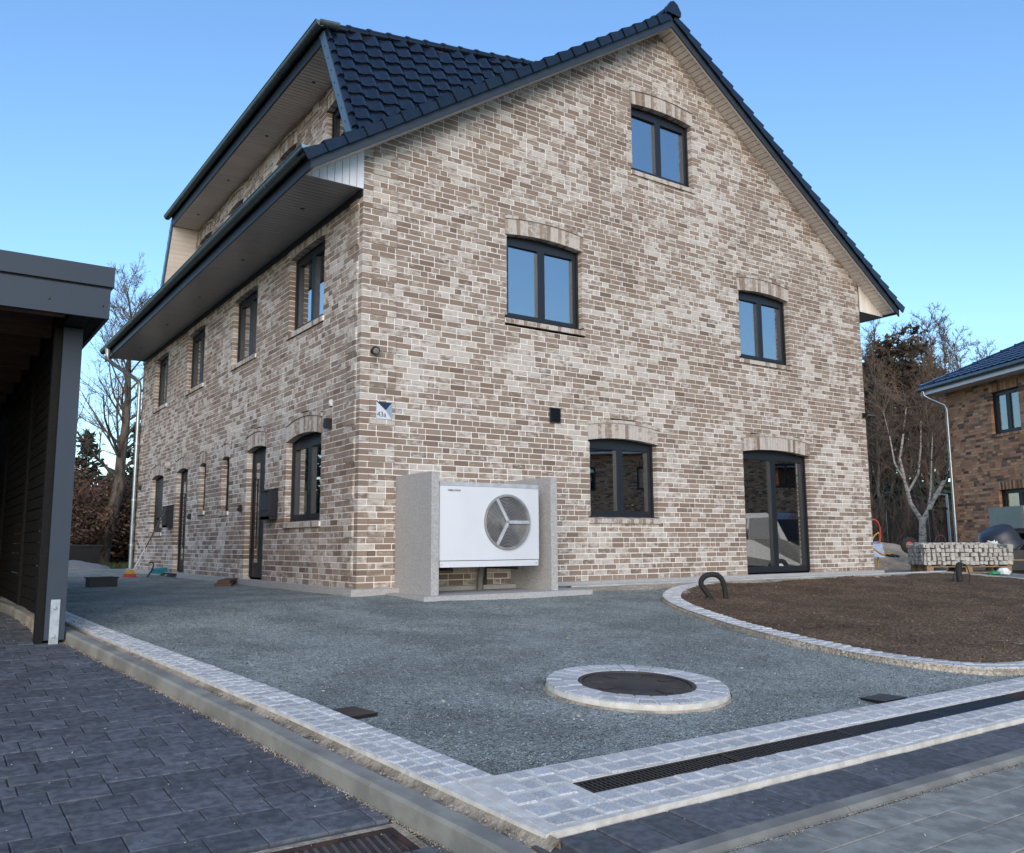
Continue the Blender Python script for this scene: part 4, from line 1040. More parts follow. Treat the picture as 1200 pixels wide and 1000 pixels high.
mb = MB(); mb.lathe([(0, -.05), (.05, -.05), (.055, .03), (.045, .05), (0, .045)], 18, (.01, -.075, 0), (-.3, -.9, -.35)); mb.build('head', M['blackplastic'], sp, smooth=True)
mb = MB(); mb.lathe([(.04, .046), (0, .047)], 16, (.01, -.078, -.002), (-.3, -.9, -.35)); mb.build('lens', M['lamp_white'], sp)
cm = empty('wall_camera', 'small black camera bracket at the far edge of the gable', 'camera', (W-.08, -.016, 3.18))
mb = MB(); mb.box(-.04, .04, -.02, 0, -.05, .05); mb.build('bracket', M['blackplastic'], cm)
mb = MB(); mb.lathe([(0, 0), (.035, 0), (.035, .13), (.028, .14), (0, .14)], 14, (.05, -.06, 0), (.6, -.75, -.2)); mb.build('camera_body', M['blackplastic'], cm, smooth=True)
vt = empty('air_vent', 'dark louvred air vent set in the gable brickwork above the heat pump', 'vent', (3.26, -.002, 2.53))
mb = MB()
for a, b, c, d in ((-.1, .1, -.115, -.1), (-.1, .1, .1, .115), (-.1, -.085, -.1, .1), (.085, .1, -.1, .1)): mb.box(a, b, -.025, 0, c, d)
mb.build('vent_frame', M['frame'], vt)
for k in range(7):
    z = -.09+k*.027; mb = MB(); mb.hexa([(-.085, -.022, z), (.085, -.022, z), (.085, -.004, z+.018), (-.085, -.004, z+.018), (-.085, -.022, z+.004), (.085, -.022, z+.004), (.085, -.004, z+.022), (-.085, -.004, z+.022)]); mb.build('louvre', M['frame'], vt)
mb = MB(); mb.box(-.085, .085, -.003, 0.003, -.1, .1); mb.build('vent_back', M['dark'], vt)
wl = empty('wall_lantern', 'small black cube lamp on the side wall by the window', 'wall lamp', (-.002, .95, 2.27))
mb = MB(); mb.box(-.09, 0, -.05, .05, -.07, .07); mb.build('body', M['blackplastic'], wl); mb = MB(); mb.box(-.075, -.015, -.035, .035, -.073, -.0705); mb.build('lens', M['lamp_white'], wl)
mb = MB(); mb.box(-.03, 0, -.03, .03, -.04, .05); mb.box(-.042, -.03, -.018, .018, -.02, .03); mb.build('motion_sensor', M['white'], loc=(0, .93, 2.56), label='small white motion sensor above the cube lamp on the side wall', cat='sensor')
mb = MB(); mb.lathe([(.1, 0), (.09, .06), (.04, .10), (0, .11)], 14, (0, 0, 0), (-1, 0, 0)); mb.build('dome_lamp', M['granite_b'], loc=(-.0, 10.25, 2.40), smooth=True, label='round dome lamp between the shuttered window and far door', cat='wall lamp')
for yy, zz in ((4.85, 1.22), (8.2, 1.18), (13.1, 2.05)):
    mb = MB(); mb.box(-.05, 0, -.025, .025, -.06, .06); mb.box(-.075, -.05, -.018, .018, -.05, .01); mb.build('wall_socket', M['blackplastic'], loc=(0, yy, zz), label='small black outdoor fitting on the brick side wall', cat='wall fitting', group='black fittings on the side wall')
def mailbox(y0, y1, z0, z1, label):
    r = empty('mailbox', label, 'mailbox', (-.005, (y0+y1)/2, z0)); w = (y1-y0)/2; h = z1-z0
    mb = MB(); mb.box(-.15, 0, -w, w, .05, h*.98); mb.build('box', M['frame'], r)
    mb = MB(); mb.hexa([(-.175, -w-.01, h*.93), (0, -w-.01, h), (0, w+.01, h), (-.175, w+.01, h*.93), (-.175, -w-.01, h*.96), (0, -w-.01, h+.02), (0, w+.01, h+.02), (-.175, w+.01, h*.96)]); mb.build('lid', M['frame'], r)
    mb = MB(); mb.box(-.158, -.1505, -w+.02, w-.02, h*.30, h*.80); mb.build('door', M['fascia'], r)
    mb = MB(); mb.box(-.14, 0, -w, w, 0, .045); mb.box(-.14, -.13, -w, w, .0, .12); mb.build('paper_tray', M['frame'], r)
mailbox(3.00, 3.40, .98, 1.46, 'black wall mailbox beside the glazed door near the corner')
mailbox(9.66, 10.04, .98, 1.46, 'black wall mailbox by the far door with a broom leaning on it')

# ------------------------------------------------------------------ heat pump bay
mb = MB(); mb.box(.35, 2.98, -1.17, -.135, -.35, -.055); mb.build('heat_pump_plinth', M['exposed'], kind='structure', label='concrete slab under the heat pump')
for x0, x1, lb in ((.55, .66, 'grey exposed-aggregate screen slab on the number plate side of the heat pump'), (2.42, 2.53, 'grey exposed-aggregate screen slab between heat pump and flower window')):
    r = empty('screen_slab', lb, 'concrete slab', ((x0+x1)/2, -.52, -.057))
    for k in range(3):
        mb = MB(); a = -.46+k*.327; mb.box(-.055, .055, a, a+.323, 0, 1.54); mb.build('panel', M['exposed'], r)
hp = empty('heat_pump', 'white air source heat pump with round fan grille between two screen slabs', 'heat pump', (1.46, -.55, -.018))
w = .775; z0, z1 = .325, 1.33
def bow(x): return -.40-.035*(1-(x/w)**2)
mb = MB(); xs = lin(-w, w, 20); FCX, FCZ, FRr = .235, .875, .345
# front skin with a round hole
ang = 64; ringo = [(FCX+FRr*math.cos(2*math.pi*i/ang), FCZ+FRr*math.sin(2*math.pi*i/ang)) for i in range(ang)]
def sq(i):
    a = 2*math.pi*i/ang; c, s_ = math.cos(a), math.sin(a)
    tx = ((w-FCX)/c if c > 1e-6 else (-w-FCX)/c if c < -1e-6 else 1e9); tz = ((z1-FCZ)/s_ if s_ > 1e-6 else (z0+.06-FCZ)/s_ if s_ < -1e-6 else 1e9)
    t = min(tx, tz); return (FCX+c*t, FCZ+s_*t)
outer = [sq(i) for i in range(ang)]
corners = [(w, z1), (-w, z1), (-w, z0+.06), (w, z0+.06)]
for i in range(ang):
    j = (i+1) % ang; A, B, Cc, Dd = ringo[i], ringo[j], outer[j], outer[i]
    steps = 10
    for k in range(steps):
        f0, f1 = k/steps, (k+1)/steps
        L_ = lambda p, q, f: (p[0]+(q[0]-p[0])*f, p[1]+(q[1]-p[1])*f)
        qd = [L_(A, Dd, f0), L_(B, Cc, f0), L_(B, Cc, f1), L_(A, Dd, f1)]
        mb.face([(p[0], bow(p[0]), p[1]) for p in qd])
    for cx, cz in corners:
        if (abs(Dd[0]-cx) < 1e-6 and abs(Cc[1]-cz) < 1e-6) or (abs(Dd[1]-cz) < 1e-6 and abs(Cc[0]-cx) < 1e-6):
            if abs(Dd[0]-Cc[0]) > 1e-6 and abs(Dd[1]-Cc[1]) > 1e-6: mb.face([(p[0], bow(p[0]), p[1]) for p in (Dd, Cc, (cx, cz))])
mb.face([(-w, bow(-w), z0+.06), (-w, bow(-w), z1), (-w, .29, z1), (-w, .29, z0)]); mb.face([(w, bow(w), z0+.06), (w, bow(w), z1), (w, .29, z1), (w, .29, z0)])
mb.face([(-w, .29, z0), (w, .29, z0), (w, .29, z1), (-w, .29, z1)]); mb.face([(-w, bow(w), z0+.06), (w, bow(w), z0+.06), (w, .29, z0+.06), (-w, .29, z0+.06)])
body = mb.build('casing', M['white'], hp)
mb = MB(); mb.prism([(x, bow(x)-.006) for x in xs]+[(w+.004, .30), (-w-.004, .30)], lambda q: (q[0]*1.004, q[1], z1+.001), lambda q: (q[0]*1.004, q[1]+.004, z1+.052)); mb.build('lid', M['hpgrey'], hp)
mb = MB(); mb.prism([(x, bow(x)+.004) for x in xs]+[(w, .29), (-w, .29)], lambda q: (q[0]*.99, q[1], z0-.025), lambda q: (q[0]*.99, q[1], z0+.052)); mb.build('base_rail', M['white'], hp)
for x in (-w+.03, w-.05):
    mb = MB(); mb.lathe([(.009, 0), (.009, .006), (0, .008)], 8, (x, bow(x)+.004, z0+.012), (0, -1, 0)); mb.build('screw', M['galv'], hp)
yf = bow(FCX)
fan = MB(); fan.lathe([(FRr+.022, .004), (FRr+.02, .020), (FRr-.006, .022), (FRr-.012, -.02)], 64, (FCX, yf, FCZ), (0, -1, 0)); fan = fan.build('fan_grille', M['grille'], hp, smooth=True)
for k in range(15):
    r = .075+k*.0185; mb = MB(); pts = [(FCX+r*math.cos(2*math.pi*i/40), yf-.010, FCZ+r*math.sin(2*math.pi*i/40)) for i in range(41)]
    mb.tube(pts, .0048, 5, caps=False); mb.build('grille_ring', M['grille'], fan, smooth=True)
mb = MB()
for a in (0, 2*math.pi/3, 4*math.pi/3):
    c, s_ = math.cos(a), math.sin(a); t = .021
    mb.hexa([(FCX+r*c-o_*s_, y_, FCZ+r*s_+o_*c) for y_ in (yf-.012, yf-.03) for r, o_ in ((0, -t), (FRr, -t), (FRr, t), (0, t))])
mb.build('spoke', M['hpgrey'], fan)
mb = MB(); mb.lathe([(.085, 0), (.08, .02), (0, .03)], 24, (FCX, yf+.04, FCZ), (0, -1, 0)); mb.build('hub', M['grille'], fan, smooth=True)
for k in range(5):
    a = k*2*math.pi/5+.3; mb = MB(); N = 6
    for i in range(N):
        r0, r1 = .08+.25*i/N, .08+.25*(i+1)/N; P = []
        for r, sgn in ((r0, -1), (r1, -1), (r1, 1), (r0, 1)):
            aa = a+sgn*(.30)+.25*(r-.08); P.append((FCX+r*math.cos(aa), yf+.09+sgn*.03, FCZ+r*math.sin(aa)))
        mb.face(P)
    mb.build('fan_blade', M['frame'], fan)
mb = MB(); mb.lathe([(FRr-.01, -.02), (FRr-.015, -.17), (0, -.18)], 48, (FCX, yf, FCZ), (0, -1, 0)); mb.build('fan_shroud', M['iron'], fan, smooth=True)
me = text_mesh('STIEBEL ELTRON', .030); me.materials.append(M['ink']); o = link('lettering', me, hp, (-.665, bow(-.6)-.003, 1.262)); o.rotation_euler = (math.pi/2, 0, -.055)
o.scale = (.82, 1, 1)
for x in (-.55, .45):
    mb = MB(); mb.box(x-.03, x+.03, -.42, .50, z0-.07, z0-.027); mb.box(x-.03, x+.03, .44, .5, -.04, z0-.07); mb.build('wall_bracket', M['iron'], hp)
mb = MB(); mb.tube([(.30, .30, z0-.03), (.30, .34, .1), (.30, .34, -.04)], .045, 10); mb.build('insulated_pipe', M['rubble'], hp, smooth=True)

# ------------------------------------------------------------------ carport
cp = empty('carport', 'dark slate-grey flat roof carport with black slatted side screen', 'carport', (-3.745, -2.2, 0))
cp_inv = lambda x, y, z: (x+3.745, y+2.2, z)
def cbox(name, mat, x0, x1, y0, y1, z0, z1, par=None):
    mb = MB(); a = cp_inv(x0, y0, z0); b = cp_inv(x1, y1, z1); mb.box(a[0], b[0], a[1], b[1], a[2], b[2]); return mb.build(name, mat, par or cp)
YFR, XRT = -2.75, -3.545
for y0 in (-2.275, -.05, 2.6, 5.0):
    g = dz(y0); p_ = cbox('post', M['carport'] if y0 < -2 else M['slat'], -3.82, -3.67, y0, y0+.15, g+.03, 2.45)
    if y0 < -2:
        br = cbox('post_bracket', M['galv'], -3.785, -3.715, y0-.008, y0-.001, g-.05, g+.36, p_)
        for z in (g+.06, g+.29):
            mb = MB(); c = cp_inv(-3.75, y0-.008, z); mb.lathe([(.014, 0), (.014, .006), (.009, .010), (0, .010)], 6, c, (0, -1, 0)); mb.build('bolt', M['galv'], p_)
for y0 in (-2.275, 2.6):
    for x0 in (-8.6,): cbox('post', M['carport'], x0, x0+.15, y0, y0+.15, dz(y0)-.02, 2.45)
cbox('inner_post', M['slat'], -3.885, -3.823, -2.235, -2.15, dz(-2.2)-.02, 2.45)
cbox('front_fascia', M['carport'], -9., XRT, YFR, YFR+.03, 2.455, 2.725)
ff = cbox('roof_edge', M['carport'], -9.02, XRT+.022, YFR-.022, YFR+.028, 2.726, 2.895)
cbox('edge_gap', M['dark'], -9., XRT-.003, YFR-.003, YFR+.03, 2.71, 2.74)
cbox('side_fascia', M['carport'], XRT-.03, XRT, YFR+.031, 5.4, 2.455, 2.725)
cbox('side_roof_edge', M['carport'], XRT-.03, XRT+.022, YFR+.029, 5.4, 2.727, 2.895)
cbox('roof_sheet', M['deck'], -9., XRT-.031, YFR+.031, 5.4, 2.74, 2.88)
for x in (-4.0, -3.60, -5.2):
    mb = MB(); mb.lathe([(.010, 0), (.010, .004), (0, .006)], 8, cp_inv(x, YFR, 2.56 if x != -5.2 else 2.62), (0, -1, 0)); mb.build('screw', M['blackplastic'], cp)
cbox('edge_beam', M['slat'], -3.83, -3.66, YFR+.05, 5.3, 2.46, 2.66)
cbox('soffit_strip', M['slat'], -3.655, XRT-.032, YFR+.035, 5.3, 2.462, 2.48)
for k in range(9):
    y = YFR+.25+k*.9; cbox('rafter', M['carport_wood'], -8.9, -3.84, y, y+.10, 2.50, 2.70)
for k in range(26):
    y = YFR+.05+k*.31; cbox('ceiling_board', M['carport_wood'], -8.9, -3.835, y, y+.302, 2.705, 2.735)
for bay, (a, b) in enumerate(((-2.12, -.055), (.105, 2.595), (2.755, 4.995))):
    for k in range(23):
        z = dz(-1)+.10+k*.108; cbox('slat', M['slat'], -3.80, -3.772, a, b, z, z+.098)
for k in range(26): cbox('rear_shade_board', M['slat'], -8.6, -3.83, 5.15, 5.18, -.1+k*.1, -.1+k*.1+.092)  # unseen rear and left boarding, added to keep sun off the slats
for k in range(26): cbox('left_shade_board', M['slat'], -8.64, -8.61, -2.1, 5.15, -.1+k*.1, -.1+k*.1+.092)
cbox('rear_shade_lining', M['slat'], -8.6, -3.83, 5.181, 5.2, -.2, 2.5); cbox('left_shade_lining', M['slat'], -8.66, -8.641, -2.1, 5.2, -.2, 2.5)  # backing of the added boarding, closes its gaps to light
cbox('footing', M['haunch'], -3.84, -3.70, -2.1, 5., -.35, dz(-1)+.075)

# ------------------------------------------------------------------ small things on the forecourt
mb = MB(); x0, y0, z0 = -2.39, 4.75, -.085
r = empty('black_crate', 'open black plastic crate standing on the grit near the door', 'crate', (-2.185, 4.95, -.085), .05)
for nm, a in (('side', (-.205, .205, -.16, -.145)), ('side', (-.205, .205, .145, .16)), ('end', (-.205, -.19, -.145, .145)), ('end', (.19, .205, -.145, .145))):
    mb = MB(); mb.box(*a, 0, .16); mb.build(nm, M['blackplastic'], r)
mb = MB(); mb.box(-.19, .19, -.145, .145, 0, .012); mb.build('bottom', M['blackplastic'], r)
mb = MB()
for a in ((-.225, .225, -.178, -.161), (-.225, .225, .161, .178), (-.225, -.206, -.161, .161), (.206, .225, -.161, .161)): mb.box(*a, .145, .165)
mb.build('rim', M['blackplastic'], r)
def cable_box(x, y, rz, label):
    r = empty('cable_box', label, 'box', (x, y, gz(y)), rz)
    mb = MB(); mb.box(-.13, .13, -.085, .085, -.1, .012); mb.build('box', M['blackplastic'], r); mb = MB(); mb.box(-.135, .135, -.09, .09, .0125, .02); mb.build('lid', M['blackplastic'], r)
cable_box(-2.60, -5.66, -1.45, 'low black lidded box half sunk in the grit beside the driveway setts')
cable_box(.70, -6.93, 0.02, 'low black lidded box half sunk in the grit beside the slot drain')
def broom():
    h = Vector((-.93, 9.2, -.075)); t = Vector((-.17, 9.68, 1.34))
    r = empty('broom', 'broom with red and yellow head leaning against the far mailbox', 'broom', h)
    d = (t-h).normalized()
    mb = MB(); mb.tube([d*.12, d*.75], .013, 8); mb.build('handle_sleeve', M['white'], r, smooth=True)
    mb = MB(); mb.tube([d*.7, t-h], .014, 8); mb.build('handle', M['wood_dark'], r, smooth=True)
    mb = MB(); mb.hexa([(-.11, -.04, .073), (.11, -.04, .073), (.11, .04, .073), (-.11, .04, .073), (-.03, -.03, .155), (.07, -.03, .155), (.07, .03, .155), (-.05, .03, .155)]); mb.build('head', M['yellow'], r)
    mb = MB(); mb.hexa([(-.14, -.05, 0), (.14, -.05, 0), (.14, .05, 0), (-.14, .05, 0), (-.11, -.04, .075), (.11, -.04, .075), (.11, .04, .075), (-.11, .04, .075)]); mb.build('bristles', M['red'], r)
broom()
mb = MB(); mb.tube([(-.62, 9.0, -.06), (-.42, 9.6, .03), (-.28, 10.05, .14), (-.25, 10.2, .19), (-.27, 10.28, .21), (-.33, 10.25, .20)], .017, 8); mb.build('crowbar', M['rust'], smooth=True, label='bent dark crowbar propped on the grit near the teal pan', cat='crowbar')
r = empty('dustpan', 'teal plastic dustpan lying at the foot of the far door', 'dustpan', (-.22, 9.75, -.028), .2)
mb = MB(); mb.hexa([(-.12, -.17, 0), (.12, -.17, 0), (.12, .17, 0), (-.12, .17, 0), (-.10, -.15, .10), (.11, -.15, .13), (.11, .15, .13), (-.10, .15, .10)]); mb.build('pan', M['teal'], r)
mb = MB(); mb.tube([(.0, .16, .06), (.0, .30, .08)], .02, 8); mb.build('grip', M['blackplastic'], r, smooth=True)
mb = MB(); mb.box(-.55, .55, -.10, .10, 0, .045); mb.box(-.62, -.45, -.13, .13, -.05, -.001); o = mb.build('plank', M['wood_dark'], loc=(-.35, 4.3, -.03), label='short brown plank laid as a step at the glazed door', cat='plank'); o.rotation_euler = (0, 0, 1.15)
r = empty('step_plate', 'dark metal threshold plate in front of the far door', 'threshold', (-.1, 9.0, -.028))
mb = MB(); mb.box(-.14, .1, -.4, .4, 0, .02); mb.build('plate', M['frame'], r)
mb = MB()
for k in range(9): mb.box(-.13+k*.025, -.12+k*.025, -.38, .38, .02, .024)
mb.build('ribs', M['iron'], r)
def hose(name, P, r0, label, mat='rubber', ridges=True):
    cv = []
    P = [Vector(p) for p in P]
    for i in range(len(P)-1):
        a, b, c, d = P[max(i-1, 0)], P[i], P[i+1], P[min(i+2, len(P)-1)]
        for k in range(14):
            t = k/14; cv.append(.5*((2*b)+(c-a)*t+(2*a-5*b+4*c-d)*t*t+(3*b-3*c+d-a)*t*t*t))
    cv.append(P[-1]); mb = MB()
    mb.tube(cv, [r0*(1+(.10 if ridges and i % 2 else 0)) for i in range(len(cv))], 10); return mb.build(name, M[mat], smooth=True, label=label, cat='pipe')
zb = soilz(3.9, -2.5)
hose('corrugated_pipe', [(4.06, -2.57, zb-.06), (4.07, -2.57, zb+.08), (4.03, -2.555, zb+.25), (3.94, -2.51, zb+.315), (3.82, -2.45, zb+.29), (3.77, -2.43, zb+.20), (3.84, -2.47, zb+.07), (3.92, -2.50, zb-.06)], .034, 'thick black corrugated pipe looped out of the soil at the curved bed tip')
zb = soilz(11., -1.95)
hose('corrugated_pipe', [(10.92, -2.02, zb-.04), (10.95, -1.98, zb+.12), (11.05, -1.93, zb+.27), (11.18, -1.88, zb+.30)], .05, 'thick black pipe stub rising from the soil in front of the stone pallet')
hose('thin_cable', [(10.85, -1.9, zb-.03), (10.9, -1.92, zb+.15), (11.1, -1.92, zb+.32), (11.28, -1.95, zb+.28), (11.28, -2.0, zb+.1), (11.2, -2.02, zb-.03)], .009, 'thin black cable looped around the pipe stub in the soil', ridges=False)

# potted flower inside the lower gable window
fp = empty('potted_flower', 'pink flowering pot plant behind the glass of the lower gable window', 'plant', (4.16, .33, .99))
mb = MB(); mb.lathe([(0, 0), (.06, 0), (.08, .13), (.07, .13)], 16); mb.build('pot', M['rust'], fp, smooth=True)
mb = MB()
for k in range(60):
    d = Vector((random.gauss(0, .12), random.gauss(0, .06), random.uniform(.12, .3))); a = Vector((random.uniform(-1, 1), random.uniform(-1, 1), random.uniform(-.5, .5))).normalized()*.035; b = a.orthogonal().normalized()*.02
    mb.face([d-a, d+b, d+a, d-b])
mb.build('leaves', M['leafg'], fp)
mb = MB()
for k in range(50):
    d = Vector((random.gauss(-.03, .07), random.gauss(-.02, .04), random.uniform(.25, .42))); a = Vector((random.uniform(-1, 1), random.uniform(-1, 1), random.uniform(-1, 1))).normalized()*.03; b = a.orthogonal().normalized()*.03
    mb.face([d-a, d+b, d+a, d-b])
mb.build('blossom', M['pink'], fp)
fp2 = copy_tree(fp, (4.98, .33, .99), 1.3, .8, label='leafy green pot plant behind the other pane of the lower gable window')
for ch in list(fp2.children):
    if ch.name.startswith('blossom'): bpy.data.objects.remove(ch)
mb = MB(); mb.box(3.7, 5.6, .21, .46, .955, .985); mb.build('window_board', M['whiteboard'], house)

# ------------------------------------------------------------------ neighbour house
def neighbour(A, U, z0, name, label, length=11., openings=None, hgt=5.35, roof=True, cat='house'):
    A = Vector(A); U = Vector(U).normalized(); N = Vector((U.y, -U.x, 0)); rz = math.atan2(-N.x, N.y)+math.pi
    root = empty(name, label, cat, (0, 0, 0)); Fm = frame(A, U, N); mats = (M['brick2'], M['mortar2'])
    bs = BrickSet()
    w = bs.wall(root, 'front_wall', Fm, 0, length, z0, hgt, openings, lambda z: (0, length), [], mats, 21)
    bs.emit(0)
    dep = 9.
    mb = MB(); mb.fbox(Fm, .01, length, -dep, -.13, z0-.2, hgt); 
    # keep the shell clear of the window rooms
    mb = MB(); mb.fbox(Fm, 0, .12, -dep, -.12, z0-.2, hgt); mb.fbox(Fm, length-.12, length, -dep, -.12, z0-.2, hgt); mb.fbox(Fm, 0, length, -dep-.1, -dep, z0-.2, hgt); mb.build('side_walls', M['brick2'], root)
    e = .5; zt = hgt; rise = .50
    P = lambda u, n, z: Fm(u, n, z)
    ov = [(-e, e), (length+e, e), (length+e, -dep-e), (-e, -dep-e)]
    rh = (dep/2+e)*rise; r0, r1 = (dep/2, -dep/2), (length-dep/2, -dep/2)
    mb = MB()
    mb.hexa([P(u, n, zt-.02) for u, n in ov]+[P(u, n, zt+.02) for u, n in ov]); mb.build('soffit', M['beige'], root)
    mb = MB()
    for a, b in zip(ov, ov[1:]+ov[:1]):
        a2 = Vector((a[0], a[1])); b2 = Vector((b[0], b[1])); d = (b2-a2).normalized(); nn = Vector((d.y, -d.x))*-.03
        mb.hexa([P(*q, zt-.03) for q in (a2, b2, b2+nn, a2+nn)]+[P(*q, zt+.17) for q in (a2, b2, b2+nn, a2+nn)])
    mb.build('white_fascia', M['whiteboard'], root)
    mb = MB(); zz = zt+.2; apex0, apex1 = P(*r0, zz+rh), P(*r1, zz+rh); c = [P(u, n, zz) for u, n in ov]
    mb.face([c[0], c[1], apex1, apex0]); mb.face([c[1], c[2], apex1]); mb.face([c[2], c[3], apex0, apex1]); mb.face([c[3], c[0], apex0]); deck = mb.build('roof', M['deck'], root)
    # pantiles on the street slope and the hip end facing the forecourt
    mb = MB()
    slope = Vector((0, 0, 0)); L = math.hypot(dep/2+e, rh); Nn_ = None
    down = (N*(dep/2+e)+Vector((0, 0, -rh))).normalized(); nrm = U.cross(down); nrm = nrm if nrm.z > 0 else -nrm
    rows = int(L/.34)
    for r in range(rows):
        f0 = r*.34/L; ul = r0[0]-(r0[0]+e)*f0-.1; ur = r1[0]+(length+e-r1[0])*f0
        u = ul
        while u < ur:
            O = P(u, -dep/2, zz+rh)+down*(r*.34)+nrm*.02; pantile(mb, O, U, down, nrm, .30, .37, random.random()); u += .30
    mb.build('roof_tiles', M['tile2'], deck, smooth=True, kind='stuff')
    for a, b, k in ((ov[0], r0, 0), (ov[3], r0, 1), (r0, r1, 2)):
        pa, pb = P(*a, zz if k < 2 else zz+rh), P(*b, zz+rh); n = int((pb-pa).length/.42); d = (pb-pa).normalized()
        for j in range(n):
            m2 = MB(); q = pa+d*(j*.42)+Vector((0, 0, .03)); m2.tube([q, q+d*.42], [.11, .095], 8); m2.tube([q, q+d*.06], .125, 8); m2.build('hip_tile', M['tile2'], deck, smooth=True)
    gp = [P(-e-.05, e+.08, zt+.16), P(length+e, e+.08, zt+.16)]; mb = MB(); mb.tube(gp, .075, 10); gut = mb.build('gutter', M['zinc'], root, smooth=True)
    mb = MB(); mb.tube([P(-.30, e+.08, zt+.12), P(-.30, e+.07, zt-.05), P(-.2, e-.05, zt-.17), P(.10, .14, zt-.42), P(.13, .09, zt-.55), P(.13, .09, z0)], .05, 10); mb.build('downpipe', M['zinc_light'], root, smooth=True)
    return root
nbo = [dict(u0=2.0, u1=3.16, z0=3.74, z1=5.0, rise=.0, trim=False, kind='double', sill=.09), dict(u0=5.2, u1=6.4, z0=3.74, z1=5.0, rise=.0, trim=False), dict(u0=2.05, u1=3.5, z0=.9, z1=2.08, rise=.0, trim=False), dict(u0=6.2, u1=7.4, z0=.9, z1=2.08, rise=0., trim=False)]
for o in nbo: o['curtain'] = [(.03, .35), (.65, .97)] if o['z0'] > 3 else []
neighbour((22.5, 4.25, 0), (-.43, -.90, 0), -.25, 'neighbour_house', 'brown rustic brick house with blue-black hipped roof and white fascia', openings=nbo)
# another house of the same street, seen only as a reflection in the ground floor glass
nbo2 = [dict(u0=u, u1=u+1.3, z0=z, z1=z+1.25, rise=.0, trim=False) for u in (1.5, 5., 8.5) for z in (.6, 3.4)]
neighbour((34, -16.5, 0), (-.72, -.69, 0), -.9, 'street_house', 'dark brown brick house across the side street', length=16, openings=[dict(u0=u, u1=u+1.3, z0=z, z1=z+1.25, rise=.0, trim=False) for u in (1.5, 5., 8.5, 12.) for z in (.6, 3.4)])

# ------------------------------------------------------------------ pallet, drum, trailer, barrows
pal = empty('pallet', 'wooden pallet under the stack of pale setts', 'pallet', (13.95, -.40, -.085), math.atan2(-1.05, 1.40))
for y in (-.36, 0, .36):
    mb = MB(); mb.box(-.88, .88, y-.05, y+.05, .118, .14); mb.build('deck_board', M['wood'], pal)
    mb = MB(); mb.box(-.88, .88, y-.05, y+.05, 0, .02); mb.build('runner', M['wood'], pal)
    for x in (-.81, 0, .81):
        mb = MB(); mb.box(x-.07, x+.07, y-.05, y+.05, .02, .118); mb.build('block', M['wood'], pal)
for k in range(7):
    mb = MB(); x = -.83+k*.2767; mb.box(x-.05, x+.05, -.42, .42, .141, .16); mb.build('top_board', M['wood'], pal)
stk = empty('sett_stack', 'waist-low stack of rough beige granite setts piled on the pallet', 'stone stack', (13.95, -.40, -.085+.16), math.atan2(-1.05, 1.40))
mb = MB()
cobs = []
for k in range(6):
    a, b = rnd.uniform(.075, .10)/2, rnd.uniform(.07, .09)/2; m2 = MB()
    j = lambda: rnd.uniform(-.008, .008)
    P = [(-a+j(), -.06, -b+j()), (a+j(), -.06, -b+j()), (a+j(), .06, -b+j()), (-a+j(), .06, -b+j()), (-a+j(), -.06, b+j()), (a+j(), -.06, b+j()), (a+j(), .06, b+j()), (-a+j(), .06, b+j())]
    P2 = [((x*.8), y-.012 if y < 0 else y, z*.8) for x, y, z in P]
    m2.hexa(P); fr = [P2[0], P2[1], P2[5], P2[4]]; m2.face(fr)
    for (i0, i1) in ((0, 1), (1, 5), (5, 4), (4, 0)): m2.face([P[i0], P[i1], P2[i1], P2[i0]])
    cobs.append(m2.mesh('sett', M['granite_b']))
cnt = 0
for side, n, L in ((0, 18, 1.78), (1, 9, .86), (2, 9, .86)):
    for i in range(n):
        for k in range(5):
            if side == 0 and i > 14 and k == 4: continue
            x = -L/2+(i+.5)*L/n+rnd.uniform(-.012, .012); z = .045+k*.087+rnd.uniform(-.008, .008)
            loc = (x, -.40+rnd.uniform(-.02, .02), z) if side == 0 else ((.86 if side == 1 else -.86)+rnd.uniform(-.012, .012), x, z)
            o = link('sett', rnd.choice(cobs), stk, loc); o.rotation_euler = (0, rnd.uniform(-.15, .15), (0, math.pi/2, -math.pi/2)[side]+rnd.uniform(-.12, .12)); cnt += 1
for i in range(18):
    for q in range(6):
        o = link('sett', rnd.choice(cobs), stk, (-.84+i*.099+rnd.uniform(-.01, .01), -.27+q*.12, (.045+4*.087 if i <= 14 else .045+3*.087)+rnd.uniform(-.012, .015))); o.rotation_euler = (-math.pi/2+rnd.uniform(-.2, .2), 0, rnd.uniform(-.2, .2))
mb = MB(); mb.box(-.85, .85, -.33, .42, 0, .34); mb.build('stack_core', M['granite_b'], stk)
mb = MB(); mb.tube([(-.50, -.05, .42), (-.51, -.06, .56), (-.44, -.06, .63), (-.36, -.06, .63), (-.30, -.06, .56), (-.31, -.05, .42)], .014, 6); o = mb.build('rusty_loop', M['rust'], loc=(13.95, -.40, -.085+.16), rz=math.atan2(-1.05, 1.40), smooth=True, label='rusty bent iron loop standing on the stack of setts', cat='iron loop')
